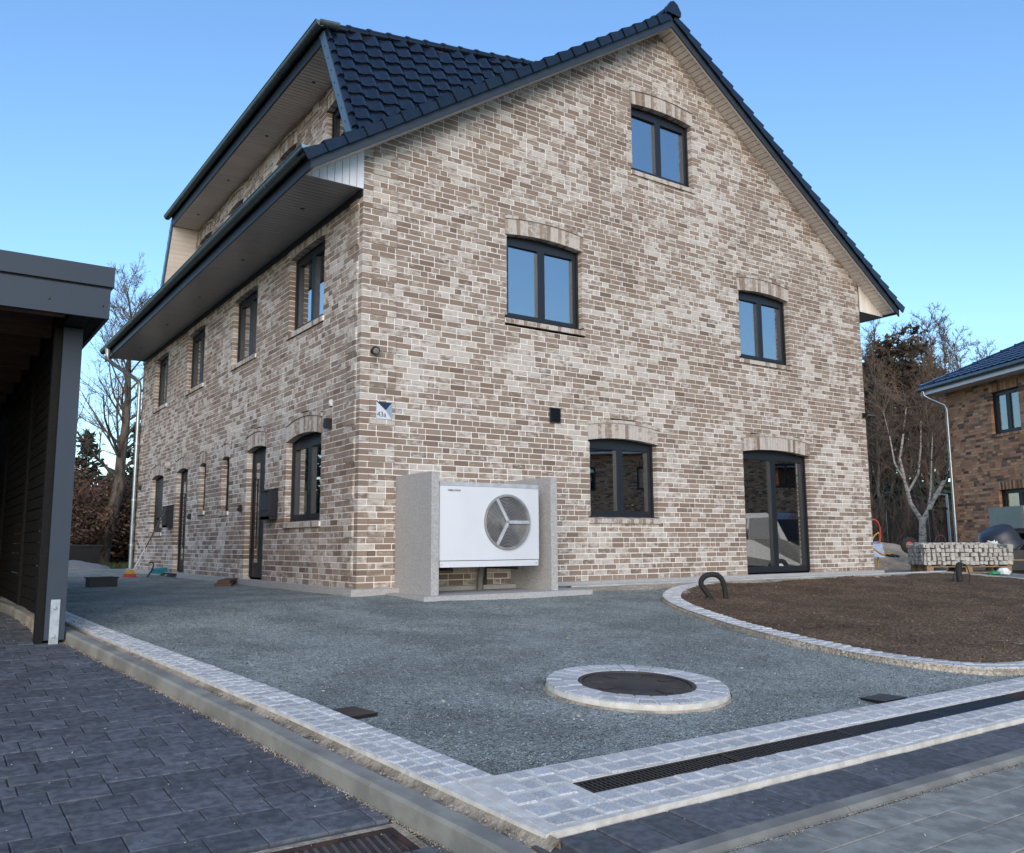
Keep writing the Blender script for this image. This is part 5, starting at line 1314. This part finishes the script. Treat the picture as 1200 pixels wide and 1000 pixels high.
# mixing drum behind the stack
dr = empty('mixing_drum', 'tipped dark blue mixing drum with white print behind the stone stack', 'mixing drum', (15.95, -.25, -.085), math.atan2(-1., 1.3))
ax = Vector((-.42, -.12, .90)).normalized(); dO = Vector((.10, 0, .50)); dprof = [(.36, .02), (.45, .0), (.46, .03), (.44, .05), (.42, .25), (.37, .42), (.30, .47), (0, .48)]
mb = MB(); mb.lathe(dprof, 32, dO, ax); mb.build('drum', M['tub'], dr, smooth=True)
mb = MB(); f = Vector((-.75, -.66, .0)); f = (f-ax*f.dot(ax)).normalized(); g_ = ax.cross(f)
for i in range(6):
    for j in range(4):
        P = []
        for (ii, jj) in ((i, j), (i+1, j), (i+1, j+1), (i, j+1)):
            an = (-.5+ii/6*1.0)*.62; tt = .16+.05*jj+(.02*math.sin(ii*1.3)); rr = float(np.interp(tt, [q[1] for q in dprof[3:]], [q[0] for q in dprof[3:]]))+.006; P.append(dO+ax*tt+(f*math.cos(an)+g_*math.sin(an))*rr)
        if (i+j) % 5 != 3: mb.face(P)
mb.build('print', M['whiteboard'], dr)
mb = MB(); mb.box(-.05, .42, -.30, .30, 0, .46); mb.build('motor_box', M['frame'], dr)
mb = MB(); mb.box(-.06, .43, -.31, .31, .22, .25); mb.build('strap', M['wood'], dr)
# drop-side trailer
tr = empty('drop_side_trailer', 'grey-green drop-side trailer with green net in front of the brown brick house', 'trailer', (18.07, -.76, -.1), math.atan2(-1.0, 1.45))
mb = MB(); mb.box(-1.35, 1.6, -.75, -.70, .98, 1.50); mb.build('side_panel', M['trailer'], tr); mb = MB(); mb.box(-1.35, 1.6, .70, .75, .98, 1.50); mb.build('side_panel', M['trailer'], tr)
mb = MB(); mb.box(-1.36, -1.31, -.70, .70, .98, 1.50); mb.build('end_panel', M['trailer'], tr)
mb = MB(); mb.box(-1.35, 1.6, -.775, -.751, 1.20, 1.28); mb.build('panel_rib', M['trailer'], tr); mb = MB(); mb.box(-1.35, 1.6, -.775, -.751, 1.02, 1.06); mb.build('panel_rib', M['trailer'], tr)
mb = MB(); mb.box(-1.33, -1.25, -.785, -.752, 1.02, 1.26); mb.build('latch', M['blackplastic'], tr)
mb = MB(); mb.box(-1.3, 1.6, -.65, .65, .86, .975); mb.build('bed', M['iron'], tr)
mb = MB(); mb.box(-.9, 1.6, -.35, -.25, .7, .86); mb.box(-.9, 1.6, .25, .35, .7, .86); mb.build('chassis', M['iron'], tr)
for x in (-.35, .45):
    for y in (-.72, .62):
        mb = MB(); mb.lathe([(.12, 0), (.26, 0), (.32, .04), (.32, .16), (.26, .2), (.12, .2)], 24, (x, y, .32), (0, 1, 0)); wh = mb.build('wheel', M['rubber'], tr, smooth=True)
        mb = MB(); mb.lathe([(0, .02), (.16, .02), (.2, .0), (.2, .2), (0, .18)], 20, (x, y, .32), (0, 1, 0)); mb.build('rim', M['galv'], wh, smooth=True)
mb = MB(); mb.box(-.62, -.50, -.74, -.71, .86, .93); mb.build('marker_lamp', M['yellow'], tr)
mb = MB()
for k in range(60):
    x = -1.0+rnd.uniform(0, 2.6); mb.tube([(x, -.78, 1.47-rnd.uniform(.0, .10)*(1 if x > -.3 else 1.7)), (x+rnd.uniform(-.1, .1), -.73, 1.53), (x+rnd.uniform(-.2, .2), -.4, 1.54)], .02, 4)
mb.build('green_net', M['green'], kind='stuff', parent=tr)
# overturned wheelbarrow on the sand heap and a second one behind the house corner
def heap(x, y, rx, ry, h, mat, name, label, seed, kind='structure'):
    n = 36; mb = MB(); xs = lin(-1, 1, n)
    def zf(a, b):
        r = math.hypot(a, b); return h*max(0, 1-r**1.6)*(1+.3*mnoise.noise((a*2+seed, b*2, 0)))+.03*mnoise.noise((a*9, b*9, seed))-(.06 if r > .97 else 0)
    mb.v = [(a*rx, b*ry, zf(a, b)) for b in xs for a in xs]
    for j in range(n):
        for i in range(n): mb.f.append((j*(n+1)+i, j*(n+1)+i+1, (j+1)*(n+1)+i+1, (j+1)*(n+1)+i)); mb.t.append(0.); mb.m.append(0)
    return mb.build(name, mat, smooth=2, loc=(x, y, -.09), kind=kind, label=label)
heap(15.6, 3.2, 3.6, 2.2, .62, M['sand'], 'sand_heap', 'low heap of brown sand behind the house corner', 3)
def barrow(name, label, loc, rot, frame_mat, grip_mat, legs=False):
    r = empty(name, label, 'wheelbarrow', loc); r.rotation_euler = rot
    mb = MB(); b = [(-.30, -.18, .34), (.34, -.2, .34), (.34, .2, .34), (-.30, .18, .34)]; t = [(-.48, -.30, .62), (.42, -.33, .62), (.42, .33, .62), (-.48, .30, .62)]
    for i in range(4): mb.face([b[i], b[(i+1) % 4], t[(i+1) % 4], t[i]])
    mb.face(b); mb.tube(t+[t[0]], .014, 6); mb.build('tray', M['galv'], r)
    for s in (-1, 1):
        mb = MB(); mb.tube([(-.75, s*.07, .20), (-.3, s*.2, .30), (.4, s*.24, .36), (1.0, s*.28, .52)], .018, 8); mb.build('handle', frame_mat, r, smooth=True)
        mb = MB(); mb.tube([(.88, s*.272, .488), (1.06, s*.285, .535)], .024, 8); mb.build('grip', M['rubber'], r, smooth=True)
        if legs: mb = MB(); mb.tube([(.15, s*.21, .33), (.35, s*.24, .02), (.45, s*.24, .02), (.42, s*.24, .36)], .016, 8); mb.build('leg', frame_mat, r, smooth=True)
    mb = MB(); mb.lathe([(.10, -.05), (.155, -.05), (.195, -.025), (.2, 0), (.195, .025), (.155, .05), (.10, .05)], 26, (-.75, 0, .2), (0, 1, 0)); w = mb.build('wheel', M['rubber'], r, smooth=True)
    mb = MB(); mb.lathe([(.03, -.055), (.05, -.04), (.12, -.02), (.13, -.045), (.13, .045), (.12, .02), (.05, .04), (.03, .055)], 22, (-.75, 0, .2), (0, 1, 0)); mb.build('rim', M['red'], w, smooth=True)
    mb = MB(); mb.tube([(-.75, -.1, .2), (-.75, .1, .2)], .014, 8); mb.build('axle', grip_mat, r, smooth=True)
    return r
barrow('wheelbarrow', 'overturned wheelbarrow with grey tray and red-rimmed wheel beside the stone stack', (15.33, .76, .69), (math.pi, 0, -.61), M['red'], M['red'])
yb = empty('wheelbarrow', 'wheelbarrow with yellow handles stood on end against the house corner', 'wheelbarrow', (12.75, .85, -.09))
def yw(*P): return [(p[0]-12.75, p[1]-.85, p[2]+.09) for p in P]
for P in (((12.45, 1.15, .62), (12.61, .82, .45), (12.63, .58, .30), (12.60, .40, .28)), ((12.75, 1.25, .68), (13.05, .98, .50), (12.93, .66, .31), (12.90, .48, .28))):
    mb = MB(); mb.tube(yw(*P), .02, 8); mb.build('handle', M['yellow'], yb, smooth=True)
    mb = MB(); q = Vector(P[-1]); d = (q-Vector(P[-2])).normalized(); mb.tube(yw(q-d*.06, q+d*.14), .027, 8); mb.build('grip', M['rubber'], yb, smooth=True)
mb = MB(); P = yw((12.74, .98, .52), (13.0, .80, .54), (12.86, .66, .24), (12.66, .82, .24)); n_ = Vector((.12, .16, .05)); mb.hexa([Vector(p) for p in P]+[Vector(p)+n_ for p in P]); mb.build('tray', M['galv'], yb)
mb = MB(); mb.tube(yw((12.80, 1.0, .50), (12.92, .92, .72), (13.0, .88, .78), (13.05, .86, .70), (13.02, .88, .52)), .016, 8); mb.build('brace', M['yellow'], yb, smooth=True)
mb = MB(); mb.tube(yw((12.75, 1.0, .0), (12.80, 1.0, .45)), .02, 6); mb.tube(yw((12.95, .9, .0), (12.98, .9, .45)), .02, 6); mb.build('leg', M['yellow'], yb, smooth=True)
rf = MB(); c = Vector((12.92, .93, .74)); pts = []
for i in range(29):
    a = 2*math.pi*i/28; rr = .135*(1+.25*math.sin(a)) if True else 0; pts.append(c+Vector((rr*math.cos(a)*.82, -rr*math.cos(a)*.57, .33*math.sin(a))))
rf.tube(pts, .022, 8, caps=False); rf.tube([c+Vector((-.10, .07, .12)), c+Vector((-.06, .04, -.34)), c+Vector((-.05, .03, -.83))], .022, 8)
rf.build('red_frame', M['red'], smooth=True, label='red tubular hoop standing on end behind the gable edge', cat='frame')
def RP(px, dist):   # a spot by bearing from the forecourt and distance
    az = yaw+math.atan((px-600)/foc); return CAM.x+math.sin(az)*dist, CAM.y+math.cos(az)*dist
# street lamp far behind
sl_ = empty('street_lamp', 'slender grey street lamp by the wood', 'street lamp', (*RP(1108, 40), .2))
mb = MB(); mb.tube([(0, 0, 0), (0, 0, 2.3)], [.06, .045], 8); mb.build('mast', M['galv'], sl_, smooth=True)
mb = MB(); mb.tube([(.02, 0, 2.28), (-.32, .2, 2.33)], [.04, .035], 6); mb.build('arm', M['galv'], sl_, smooth=True)
mb = MB(); mb.box(-.48, -.22, .12, .30, 2.29, 2.35); mb.build('lamp_head', M['galv'], sl_)
# wooden stake and black fence posts by the wood
mb = MB(); mb.tube([(0, 0, -.1), (0, 0, 1.55)], .06, 6); mb.box(-.18, .14, -.04, .04, 1.50, 1.58); mb.build('tree_stake', M['pinebark'], loc=(*RP(1104, 33), .15), label='wooden stake with a cross bar by the far lawn', cat='stake')
for i, (x, y) in enumerate((RP(1038, 31), RP(1087, 31))):
    mb = MB(); mb.tube([(0, 0, -.1), (0, 0, 1.5)], .06, 6); mb.box(-.1, .1, -.1, .1, -.05, .02); mb.build('fence_post', M['blackplastic'], loc=(x, y, .1), label=('slim black fence post near the red barrow frame', 'slim black fence post behind the stone stack')[i], cat='post')
# rubbish beside the pallet
mb = MB(); mb.lathe([(0, 0), (.10, .0), (.14, .06), (.08, .13), (0, .14)], 9, (0, 0, 0), (.2, .1, 1)); mb.build('rubble_bag', M['whiteboard'], loc=(13.45, -1.55, -.10), label='crumpled white bag beside the pallet end', cat='bag')
mb = MB(); mb.lathe([(0, 0), (.12, .0), (.13, .04), (.05, .08), (0, .08)], 9, (0, 0, 0), (.1, .2, 1)); mb.build('green_rag', M['green'], loc=(13.22, -1.47, -.10), label='small green plastic scrap beside the pallet', cat='scrap')
# left background: tarp heap, black bin
heap(-.9, 20., 1.5, 1.0, .24, M['rubble'], 'tarp_heap', 'grey tarpaulin heap at the end of the grit yard', 8)
r = empty('black_bin', 'low black plastic bin in front of the brown hedge', 'bin', (.05, 22.4, -.05))
mb = MB(); mb.hexa([(-.5, -.35, 0), (.5, -.35, 0), (.5, .35, 0), (-.5, .35, 0), (-.58, -.42, .62), (.58, -.42, .62), (.58, .42, .62), (-.58, .42, .62)]); mb.build('body', M['blackplastic'], r)
mb = MB(); mb.box(-.62, .62, -.46, .46, .62, .68); mb.build('lid', M['blackplastic'], r)

# parked van on the side street (it shows in the terrace door glass)
van = empty('parked_van', 'dark grey van parked beside the planting bed', 'van', (16.2, -6.2, gz(-6)-.1), 1.75)
prof = [(-2.3, .45), (-2.35, 1.0), (-2.25, 1.9), (-2.0, 1.98), (.9, 1.95), (1.35, 1.75), (1.85, 1.15), (2.45, .95), (2.5, .45)]
mb = MB(); mb.prism(prof, lambda q: (q[0], -.9+max(0, q[1]-1.1)*.12, q[1]), lambda q: (q[0], .9-max(0, q[1]-1.1)*.12, q[1])); mb.build('body', M['carpaint'], van)
for s in (-1, 1):
    for a, b in ((-2.0, -1.0), (-.9, .1), (.2, 1.25)):
        mb = MB(); top = 1.82; pl = [(a, 1.2), (b+(.3 if b > 1 else 0), 1.2), (b-(.05 if b > 1 else 0), top), (a, top)]
        mb.prism(pl, lambda q: (q[0], s*(.905-max(0, q[1]-1.1)*.12), q[1]), lambda q: (q[0], s*(.89-max(0, q[1]-1.1)*.12), q[1])); mb.build('side_window', M['frame'], van)
    for x in (-1.5, 1.55):
        mb = MB(); mb.lathe([(.15, 0), (.28, 0), (.33, .03), (.33, .2), (.28, .22), (0, .2)], 24, (x, s*.93, .33), (0, -s, 0)); w = mb.build('wheel', M['rubber'], van, smooth=True)
        mb = MB(); mb.lathe([(0, -.01), (.2, -.01), (.22, .02), (.22, .1)], 20, (x, s*.93, .33), (0, -s, 0)); mb.build('rim', M['galv'], w, smooth=True)

# ------------------------------------------------------------------ trees
def rdir(d, ang, rnd):
    d = d.normalized(); a = d.orthogonal().normalized(); b = d.cross(a); t = rnd.uniform(0, 2*math.pi)
    return (d*math.cos(ang)+(a*math.cos(t)+b*math.sin(t))*math.sin(ang)).normalized()
def limb(mb, p, d, L, r, r1, rnd, seg=4, n=6, wig=.12, up=.0):
    pts = [p.copy()]; rr = [r]
    for i in range(seg):
        d = (d+Vector((rnd.gauss(0, wig), rnd.gauss(0, wig), rnd.gauss(0, wig*.6)+up))).normalized(); p = p+d*(L/seg); pts.append(p.copy()); rr.append(r+(r1-r)*(i+1)/seg)
    mb.tube(pts, rr, n, caps=False); return pts, rr, d
def bare(seed, h, r, lev=5, spread=.65, up=.06, fork=.3, twig=1., droop=0., min_r=.006):
    rnd = random.Random(seed); T_, Cr = MB(), MB()
    def rec(p, d, L, rad, l):
        big = rad > r*.22
        pts, rr, d2 = limb(T_ if big else Cr, p, d, L, rad, max(rad*.55, min_r), rnd, 4 if l < 3 else 3, 7 if big else (4 if l < 4 else 3), .10+.03*l, up if l < 3 else up*.5-droop)
        if l >= lev: return
        nb = (4, 5, 6, 5, 4, 3)[min(l, 5)]; nb = int(nb*twig+.5)
        for k in range(nb):
            f = rnd.uniform(.35 if l else fork, 1.); i = min(int(f*(len(pts)-1)), len(pts)-2); q = pts[i].lerp(pts[i+1], f*(len(pts)-1)-i)
            rec(q, rdir(d2 if l else Vector((0, 0, 1)), spread*rnd.uniform(.6, 1.3), rnd), L*rnd.uniform(.45, .72), max(rr[i]*rnd.uniform(.42, .62), min_r), l+1)
        rec(pts[-1], rdir(d2, .15, rnd), L*.68, max(rr[-1]*.9, min_r), l+1)
    rec(Vector((0, 0, -.2)), Vector((0, 0, 1)), h*.42, r, 0); return T_, Cr
def cards(mb, c, n, sr, size, rnd, flat=.7):
    for k in range(n):
        o = c+Vector((rnd.gauss(0, sr), rnd.gauss(0, sr), rnd.gauss(0, sr*flat))); a = Vector((rnd.uniform(-1, 1), rnd.uniform(-1, 1), rnd.uniform(-.7, .7))).normalized(); b = a.orthogonal().normalized(); b = (b*math.cos(k)+a.cross(b)*math.sin(k))
        s = size*rnd.uniform(.6, 1.4); mb.face([o-a*s, o+b*s*.45, o+a*s, o-b*s*.45], rnd.random())
def tree_obj(name, label, parts, loc, rz=0, group=None, sc=1):
    r = empty(name, label, 'tree', loc, rz, group)
    for nm, mb, mat in parts: mb.build(nm, mat, r, smooth=(nm == 'trunk'))
    r.scale = (sc, sc, sc); return r
gz2 = lambda x, y: far_z(x, y)
def leader(seed, h, r, start=.3, nl=26, ang=.75, reach=.34, min_r=.007, twigs=5, lean=(0, 0), sub=5):
    """tall bare tree: one leader, rising limbs, fine twigs"""
    rnd = random.Random(seed); T_, Cr = MB(), MB(); P = [Vector((0, 0, -.3))]; n = 10
    for i in range(n): P.append(P[-1]+Vector((rnd.gauss(lean[0], .10), rnd.gauss(lean[1], .10), h/n)))
    Rr = [r*(1-.93*(i/n)**.85) for i in range(n+1)]; T_.tube(P, Rr, 9, caps=False)
    for k in range(nl):
        f = start+(1-start)*((k+.5)/nl)**.9; i = min(int(f*n), n-1); q = P[i].lerp(P[i+1], f*n-i)
        t = k*2.4+rnd.uniform(-.4, .4); a_ = ang*(1-.35*f)*rnd.uniform(.8, 1.2); d = Vector((math.cos(t)*math.sin(a_), math.sin(t)*math.sin(a_), math.cos(a_)))
        L = h*reach*(1.15-f*.85)*rnd.uniform(.75, 1.2); r0 = max(Rr[i]*.33, .018)
        pts, rr, d2 = limb(T_ if r0 > .05 else Cr, q, d, L, r0, max(r0*.25, min_r), rnd, 6, 5, .11, .05)
        for m_ in range(sub+2):
            g = rnd.uniform(.25, 1.); j = min(int(g*6), 5); e = pts[j].lerp(pts[j+1], g*6-j)
            p2, r2, d3 = limb(Cr, e, rdir(d2, rnd.uniform(.4, .9), rnd), L*rnd.uniform(.25, .5), max(rr[j]*.5, min_r), min_r, rnd, 4, 4, .13, .04)
            for x_ in range(twigs):
                p3, r3, d4 = limb(Cr, p2[rnd.randint(1, 4)], rdir(d3, rnd.uniform(.4, .9), rnd), L*rnd.uniform(.10, .24), min_r*1.1, min_r*.7, rnd, 3, 3, .15, .03)
                for y_ in range(2): limb(Cr, p3[rnd.randint(1, 3)], rdir(d4, .7, rnd), L*rnd.uniform(.05, .12), min_r*.8, min_r*.6, rnd, 2, 3, .12, 0)
    return T_, Cr
# big bare tree left
a, b = leader(5, 11.8, .34, .28, 34, .85, .36, .007, 7)
tree_obj('bare_tree', 'tall bare deciduous tree with thick trunk behind the side of the house', (('trunk', a, M['bark']), ('crown', b, M['twig'])), (1.65, 28., gz2(2, 28)), 1.0)
def conifer(seed, h, mat=None):
    rnd = random.Random(seed); T_, Cr = MB(), MB(); T_.tube([(0, 0, -.2), (rnd.uniform(-.2, .2), 0, h*.5), (0, 0, h)], [.2, .13, .02], 7)
    z = h*.08
    while z < h*.98:
        f = z/h; Rr = (1-f)*h*.24+.15
        for k in range(rnd.randint(4, 6)):
            t = rnd.uniform(0, 6.28); d = Vector((math.cos(t), math.sin(t), -.15)); L = Rr*rnd.uniform(.6, 1.15)
            for i in range(max(2, int(L/.28))):
                q = Vector((0, 0, z))+d*(L*(i+1)/max(2, int(L/.28))); cards(Cr, q, 5, .16, .20, rnd, .5)
        z += h*.022+.10
    return T_, Cr
def pine(seed, h):
    rnd = random.Random(seed); T_, Cr = MB(), MB(); p = [Vector((0, 0, -.2))]
    for i in range(6): p.append(p[-1]+Vector((rnd.gauss(0, .12), rnd.gauss(0, .12), h/6)))
    T_.tube(p, [.20-.028*i for i in range(7)], 7)
    for k in range(26):
        f = rnd.uniform(.45, 1.); i = min(int(f*6), 5); q = p[i].lerp(p[i+1], f*6-i); d = Vector((rnd.gauss(0, 1), rnd.gauss(0, 1), rnd.uniform(-.1, .5))).normalized(); L = rnd.uniform(.7, 2.2)*(1.25-f*.6)
        e = q+d*L; T_.tube([q, q+d*L*.5+Vector((0, 0, .1)), e], [.05, .035, .015], 4, caps=False)
        for m_ in range(4): cards(Cr, q+d*L*rnd.uniform(.5, 1.1)+Vector((rnd.gauss(0, .25), rnd.gauss(0, .25), rnd.gauss(0, .12))), 24, .20, .15, rnd, .6)
    return T_, Cr
def shrub(seed, h, w, n, size, mat_leaf=True):
    rnd = random.Random(seed); T_, Cr = MB(), MB()
    for k in range(26):
        q = Vector((rnd.uniform(-w, w)*.5, rnd.uniform(-w, w)*.25, -.1)); d = Vector((rnd.gauss(0, .3), rnd.gauss(0, .3), 1)).normalized()
        pts, rr, d2 = limb(T_, q, d, h*rnd.uniform(.6, 1.05), .03, .008, rnd, 5, 4, .12, .02)
        for i in range(1, 6):
            for m_ in range(2):
                e = pts[i]+rdir(d2, .9, rnd)*rnd.uniform(.2, .7); T_.tube([pts[i], e], [.010, .004], 3, caps=False)
                if n: cards(Cr, e, n, .16, size, rnd, .8)
                if n: cards(Cr, pts[i], n//2, .22, size, rnd, .8)
    return T_, Cr
# left wood edge
a, b = conifer(3, 7.); s1 = tree_obj('conifer', 'dark conifer standing behind the bare tree', (('trunk', a, M['pinebark']), ('crown', b, M['needle'])), (-.6, 36, gz2(0, 36)), 0, 'dark conifers behind the big bare tree')
for i, (x, y, k) in enumerate(((2.4, 38, .95), (4.6, 36, 1.02), (6.6, 35.5, .85), (-3.2, 39, 1.15), (1.0, 42, 1.15), (9., 40, 1.1))): copy_tree(s1, (x, y, gz2(x, y)), i*1.3, k)
a, b = shrub(4, 3.4, 3.0, 22, .085); s2 = tree_obj('beech_shrub', 'rust-brown leaved beech shrub at the left wood edge', (('stems', a, M['twig']), ('foliage', b, M['brownleaf'])), (-.8, 26.5, gz2(0, 26)), 0, 'rust-brown beech shrubs along the wood edge'); s2['category'] = 'shrub'
for i, (x, y, k) in enumerate(((1.0, 29.5, 1.15), (3.2, 30.5, 1.1), (4.9, 28.5, .9), (-2.6, 28.5, 1.2), (-.2, 31.5, 1.3), (6.5, 31., 1.1))): copy_tree(s2, (x, y, gz2(x, y)), i*2.1, k)
a, b = leader(9, 8.5, .12, .2, 18, .6, .28, .007, 4); s3 = tree_obj('thin_bare_tree', 'thin bare young tree in the thicket', (('trunk', a, M['bark']), ('crown', b, M['twig'])), (4.6, 33, gz2(4, 33)), 0, 'thin bare trees of the thicket')
for i, (x, y, k) in enumerate(((-.5, 33, .8), (0.9, 35, .9), (6.6, 38, 1.2))): copy_tree(s3, (x, y, gz2(x, y)), i*2.+.5, k)
for i, (x, y, k) in enumerate(((-9, 17, 1.25), (-12, 20, 1.3), (-15, 17.5, 1.35), (-10.5, 24, 1.35), (-14, 26, 1.4), (-18, 22, 1.4), (-8, 28, 1.3), (-17, 13, 1.25), (-20, 17, 1.4), (-11, 31, 1.4))): copy_tree(s1, (x, y, gz2(x, y)), i*.7, k, 'tall unseen conifer added behind the carport to block sky in the windows', 'unseen conifers added behind the carport to block sky')  # added out of view so the side windows reflect less bright sky
# right wood: pines, bare trees, birch, undergrowth
WD = [(.86, .51)]
def rp(px, dist):   # a spot in the wood by bearing from the forecourt and distance
    az = yaw+math.atan((px-600)/foc); return CAM.x+math.sin(az)*dist, CAM.y+math.cos(az)*dist
a, b = pine(6, 10.8); p1 = tree_obj('pine_tree', 'tall pine with bare reddish trunk in the wood', (('trunk', a, M['pinebark']), ('crown', b, M['needle_b'])), (*rp(1056, 47), .3), 0, 'pines in the wood beyond the yard')
for i, (px, ds, k) in enumerate(((1030, 55, 1.05), (1044, 60, 1.15), (1090, 52, .92), (1100, 62, 1.1), (1012, 50, .95), (1072, 66, 1.2), (1125, 60, 1.0), (1000, 62, 1.1), (1150, 70, 1.1), (985, 60, 1.), (1180, 66, 1.))): x, y = rp(px, ds); copy_tree(p1, (x, y, .3), i*1.7, k)
for i, (px, ds, k) in enumerate(((1022, 66, 1.05), (1040, 70, 1.0), (1062, 74, 1.1), (1084, 70, .95), (1106, 72, 1.05), (1130, 76, 1.), (1004, 72, 1.), (1050, 64, .7), (1095, 66, .7))): x, y = rp(px, ds); copy_tree(s1, (x, y, .3), i*.9, k, 'dark conifer deep in the wood beyond the yard', 'dark conifers deep in the wood')
a, b = leader(21, 10.4, .12, .25, 26, .6, .25, .0075, 7); t1 = tree_obj('bare_tree', 'slim bare brown tree at the wood margin', (('trunk', a, M['bark']), ('crown', b, M['twig'])), (*rp(1032, 44), .25), 0, 'slim bare trees at the wood margin')
for i, (px, ds, k) in enumerate(((1048, 48, 1.), (1070, 50, 1.1), (1088, 46, .95), (1104, 49, 1.15), (1118, 54, 1.2), (1018, 48, .95), (1135, 60, 1.25), (1160, 62, 1.2), (1026, 52, 1.05), (1040, 56, 1.1), (1060, 58, 1.1), (1078, 54, 1.05), (1095, 57, 1.15), (1010, 55, 1.))): x, y = rp(px, ds); copy_tree(t1, (x, y, .25), i*2.3, k)
# forked birch
rb = random.Random(2); T_, Cr = MB(), MB()
def bl(P, r):
    for q in P: q.x *= .64; q.z *= .84
    T_.tube(P, [k*.66 for k in r], 8, caps=False)
V = Vector
bl([V((0, 0, -.2)), V((.03, 0, .6)), V((.08, 0, 1.35))], [.26, .22, .19])
L1 = [V((.08, 0, 1.3)), V((-.5, .1, 2.2)), V((-.75, .1, 3.2)), V((-.95, .15, 4.3)), V((-.6, .2, 5.5)), V((-.3, .2, 6.8))]; bl(L1, [.15, .12, .10, .08, .06, .03])
L2 = [V((.08, 0, 1.3)), V((.75, -.1, 2.3)), V((1.5, -.1, 3.2)), V((2.0, -.1, 4.2)), V((2.35, -.1, 5.6)), V((2.4, -.1, 7.2))]; bl(L2, [.16, .13, .11, .08, .055, .025])
L3 = [V((-.62, .1, 2.7)), V((.1, .1, 3.6)), V((.35, .1, 4.8)), V((.5, .1, 6.2))]; bl(L3, [.08, .065, .05, .02])
L4 = [V((.5, -.05, 2.0)), V((.75, 0, 3.0)), V((.9, 0, 4.2)), V((1.1, 0, 5.6))]; bl(L4, [.07, .055, .04, .015])
L5 = [V((-.75, .1, 3.2)), V((-1.4, .0, 4.1)), V((-1.6, .0, 5.4)), V((-1.9, 0, 6.6))]; bl(L5, [.06, .05, .035, .015])
for Lm in (L1, L2, L3, L4, L5):
    for q in Lm[2:]:
        for k in range(6):
            pts, rr, d2 = limb(Cr, q, rdir(V((0, 0, 1)), .7, rb), rb.uniform(.9, 2.0), .025, .008, rb, 4, 4, .14, .03)
            for m_ in range(6): 
                e = pts[rb.randint(1, 4)]; limb(Cr, e, rdir(d2, .8, rb), rb.uniform(.4, 1.1), .010, .006, rb, 3, 3, .12, -.12)
o = tree_obj('birch_tree', 'pale forked birch with spreading limbs in front of the wood', (('trunk', T_, M['birch']), ('crown', Cr, M['twig'])), (*rp(1076, 38), .25), -.62)
# undergrowth thicket and grass margins
a, b = shrub(14, 2.6, 3.4, 0, .1); u1 = tree_obj('bare_shrub', 'leafless brown shrub in the undergrowth beyond the yard', (('stems', a, M['twig']),), (*rp(1030, 40), .2), .4, 'leafless shrubs in the undergrowth'); u1['category'] = 'shrub'
for i, (px, ds, k) in enumerate(((1045, 43, 1.1), (1060, 42, .9), (1082, 43, 1.1), (1098, 42, 1.), (1110, 46, 1.2), (1015, 42, 1.2), (1125, 50, 1.2))): x, y = rp(px, ds); copy_tree(u1, (x, y, .2), i*1.1, k)
rg = random.Random(8); mb = MB()
for k in range(9000):
    px = rg.uniform(985, 1150); ds = rg.uniform(48, 82); x, y = rp(px, ds); h = rg.uniform(.3, 3.4); c = V((x, y, .2+h)); cards(mb, c, 1, .1, rg.uniform(.25, .5), rg)
mb.build('woodland_understorey', M['needle'], kind='stuff', label='dark understorey filling the wood beyond the yard')
mb = MB()
for k in range(5200):
    x = rg.uniform(-4, 9); y = rg.uniform(34, 48); cards(mb, V((x, y, rg.uniform(.1, 4.2)**1)), 1, .1, rg.uniform(.22, .45), rg)
mb.build('left_understorey', M['needle'], kind='stuff', label='dark understorey behind the beech shrubs')
mb = MB()
def blade(x, y, z, h):
    t = rg.uniform(0, 6.28); d = V((math.cos(t), math.sin(t), 0))*.02*h/.2; l = V((rg.gauss(0, .3), rg.gauss(0, .3), 1))*h; p = V((x, y, z)); mb.face([p-d, p+d, p+l], rg.random())
for k in range(9000):
    x, y = rg.uniform(-3.5, 4.5), rg.uniform(20.5, 27); blade(x, y, gz2(x, y), rg.uniform(.08, .3))
for k in range(9000):
    x, y = rp(rg.uniform(1010, 1122), rg.uniform(26, 42)); blade(x, y, gz2(x, y), rg.uniform(.1, .4))
mb.build('rough_grass', M['grass'], kind='stuff', label='rough grass along the wood margins')
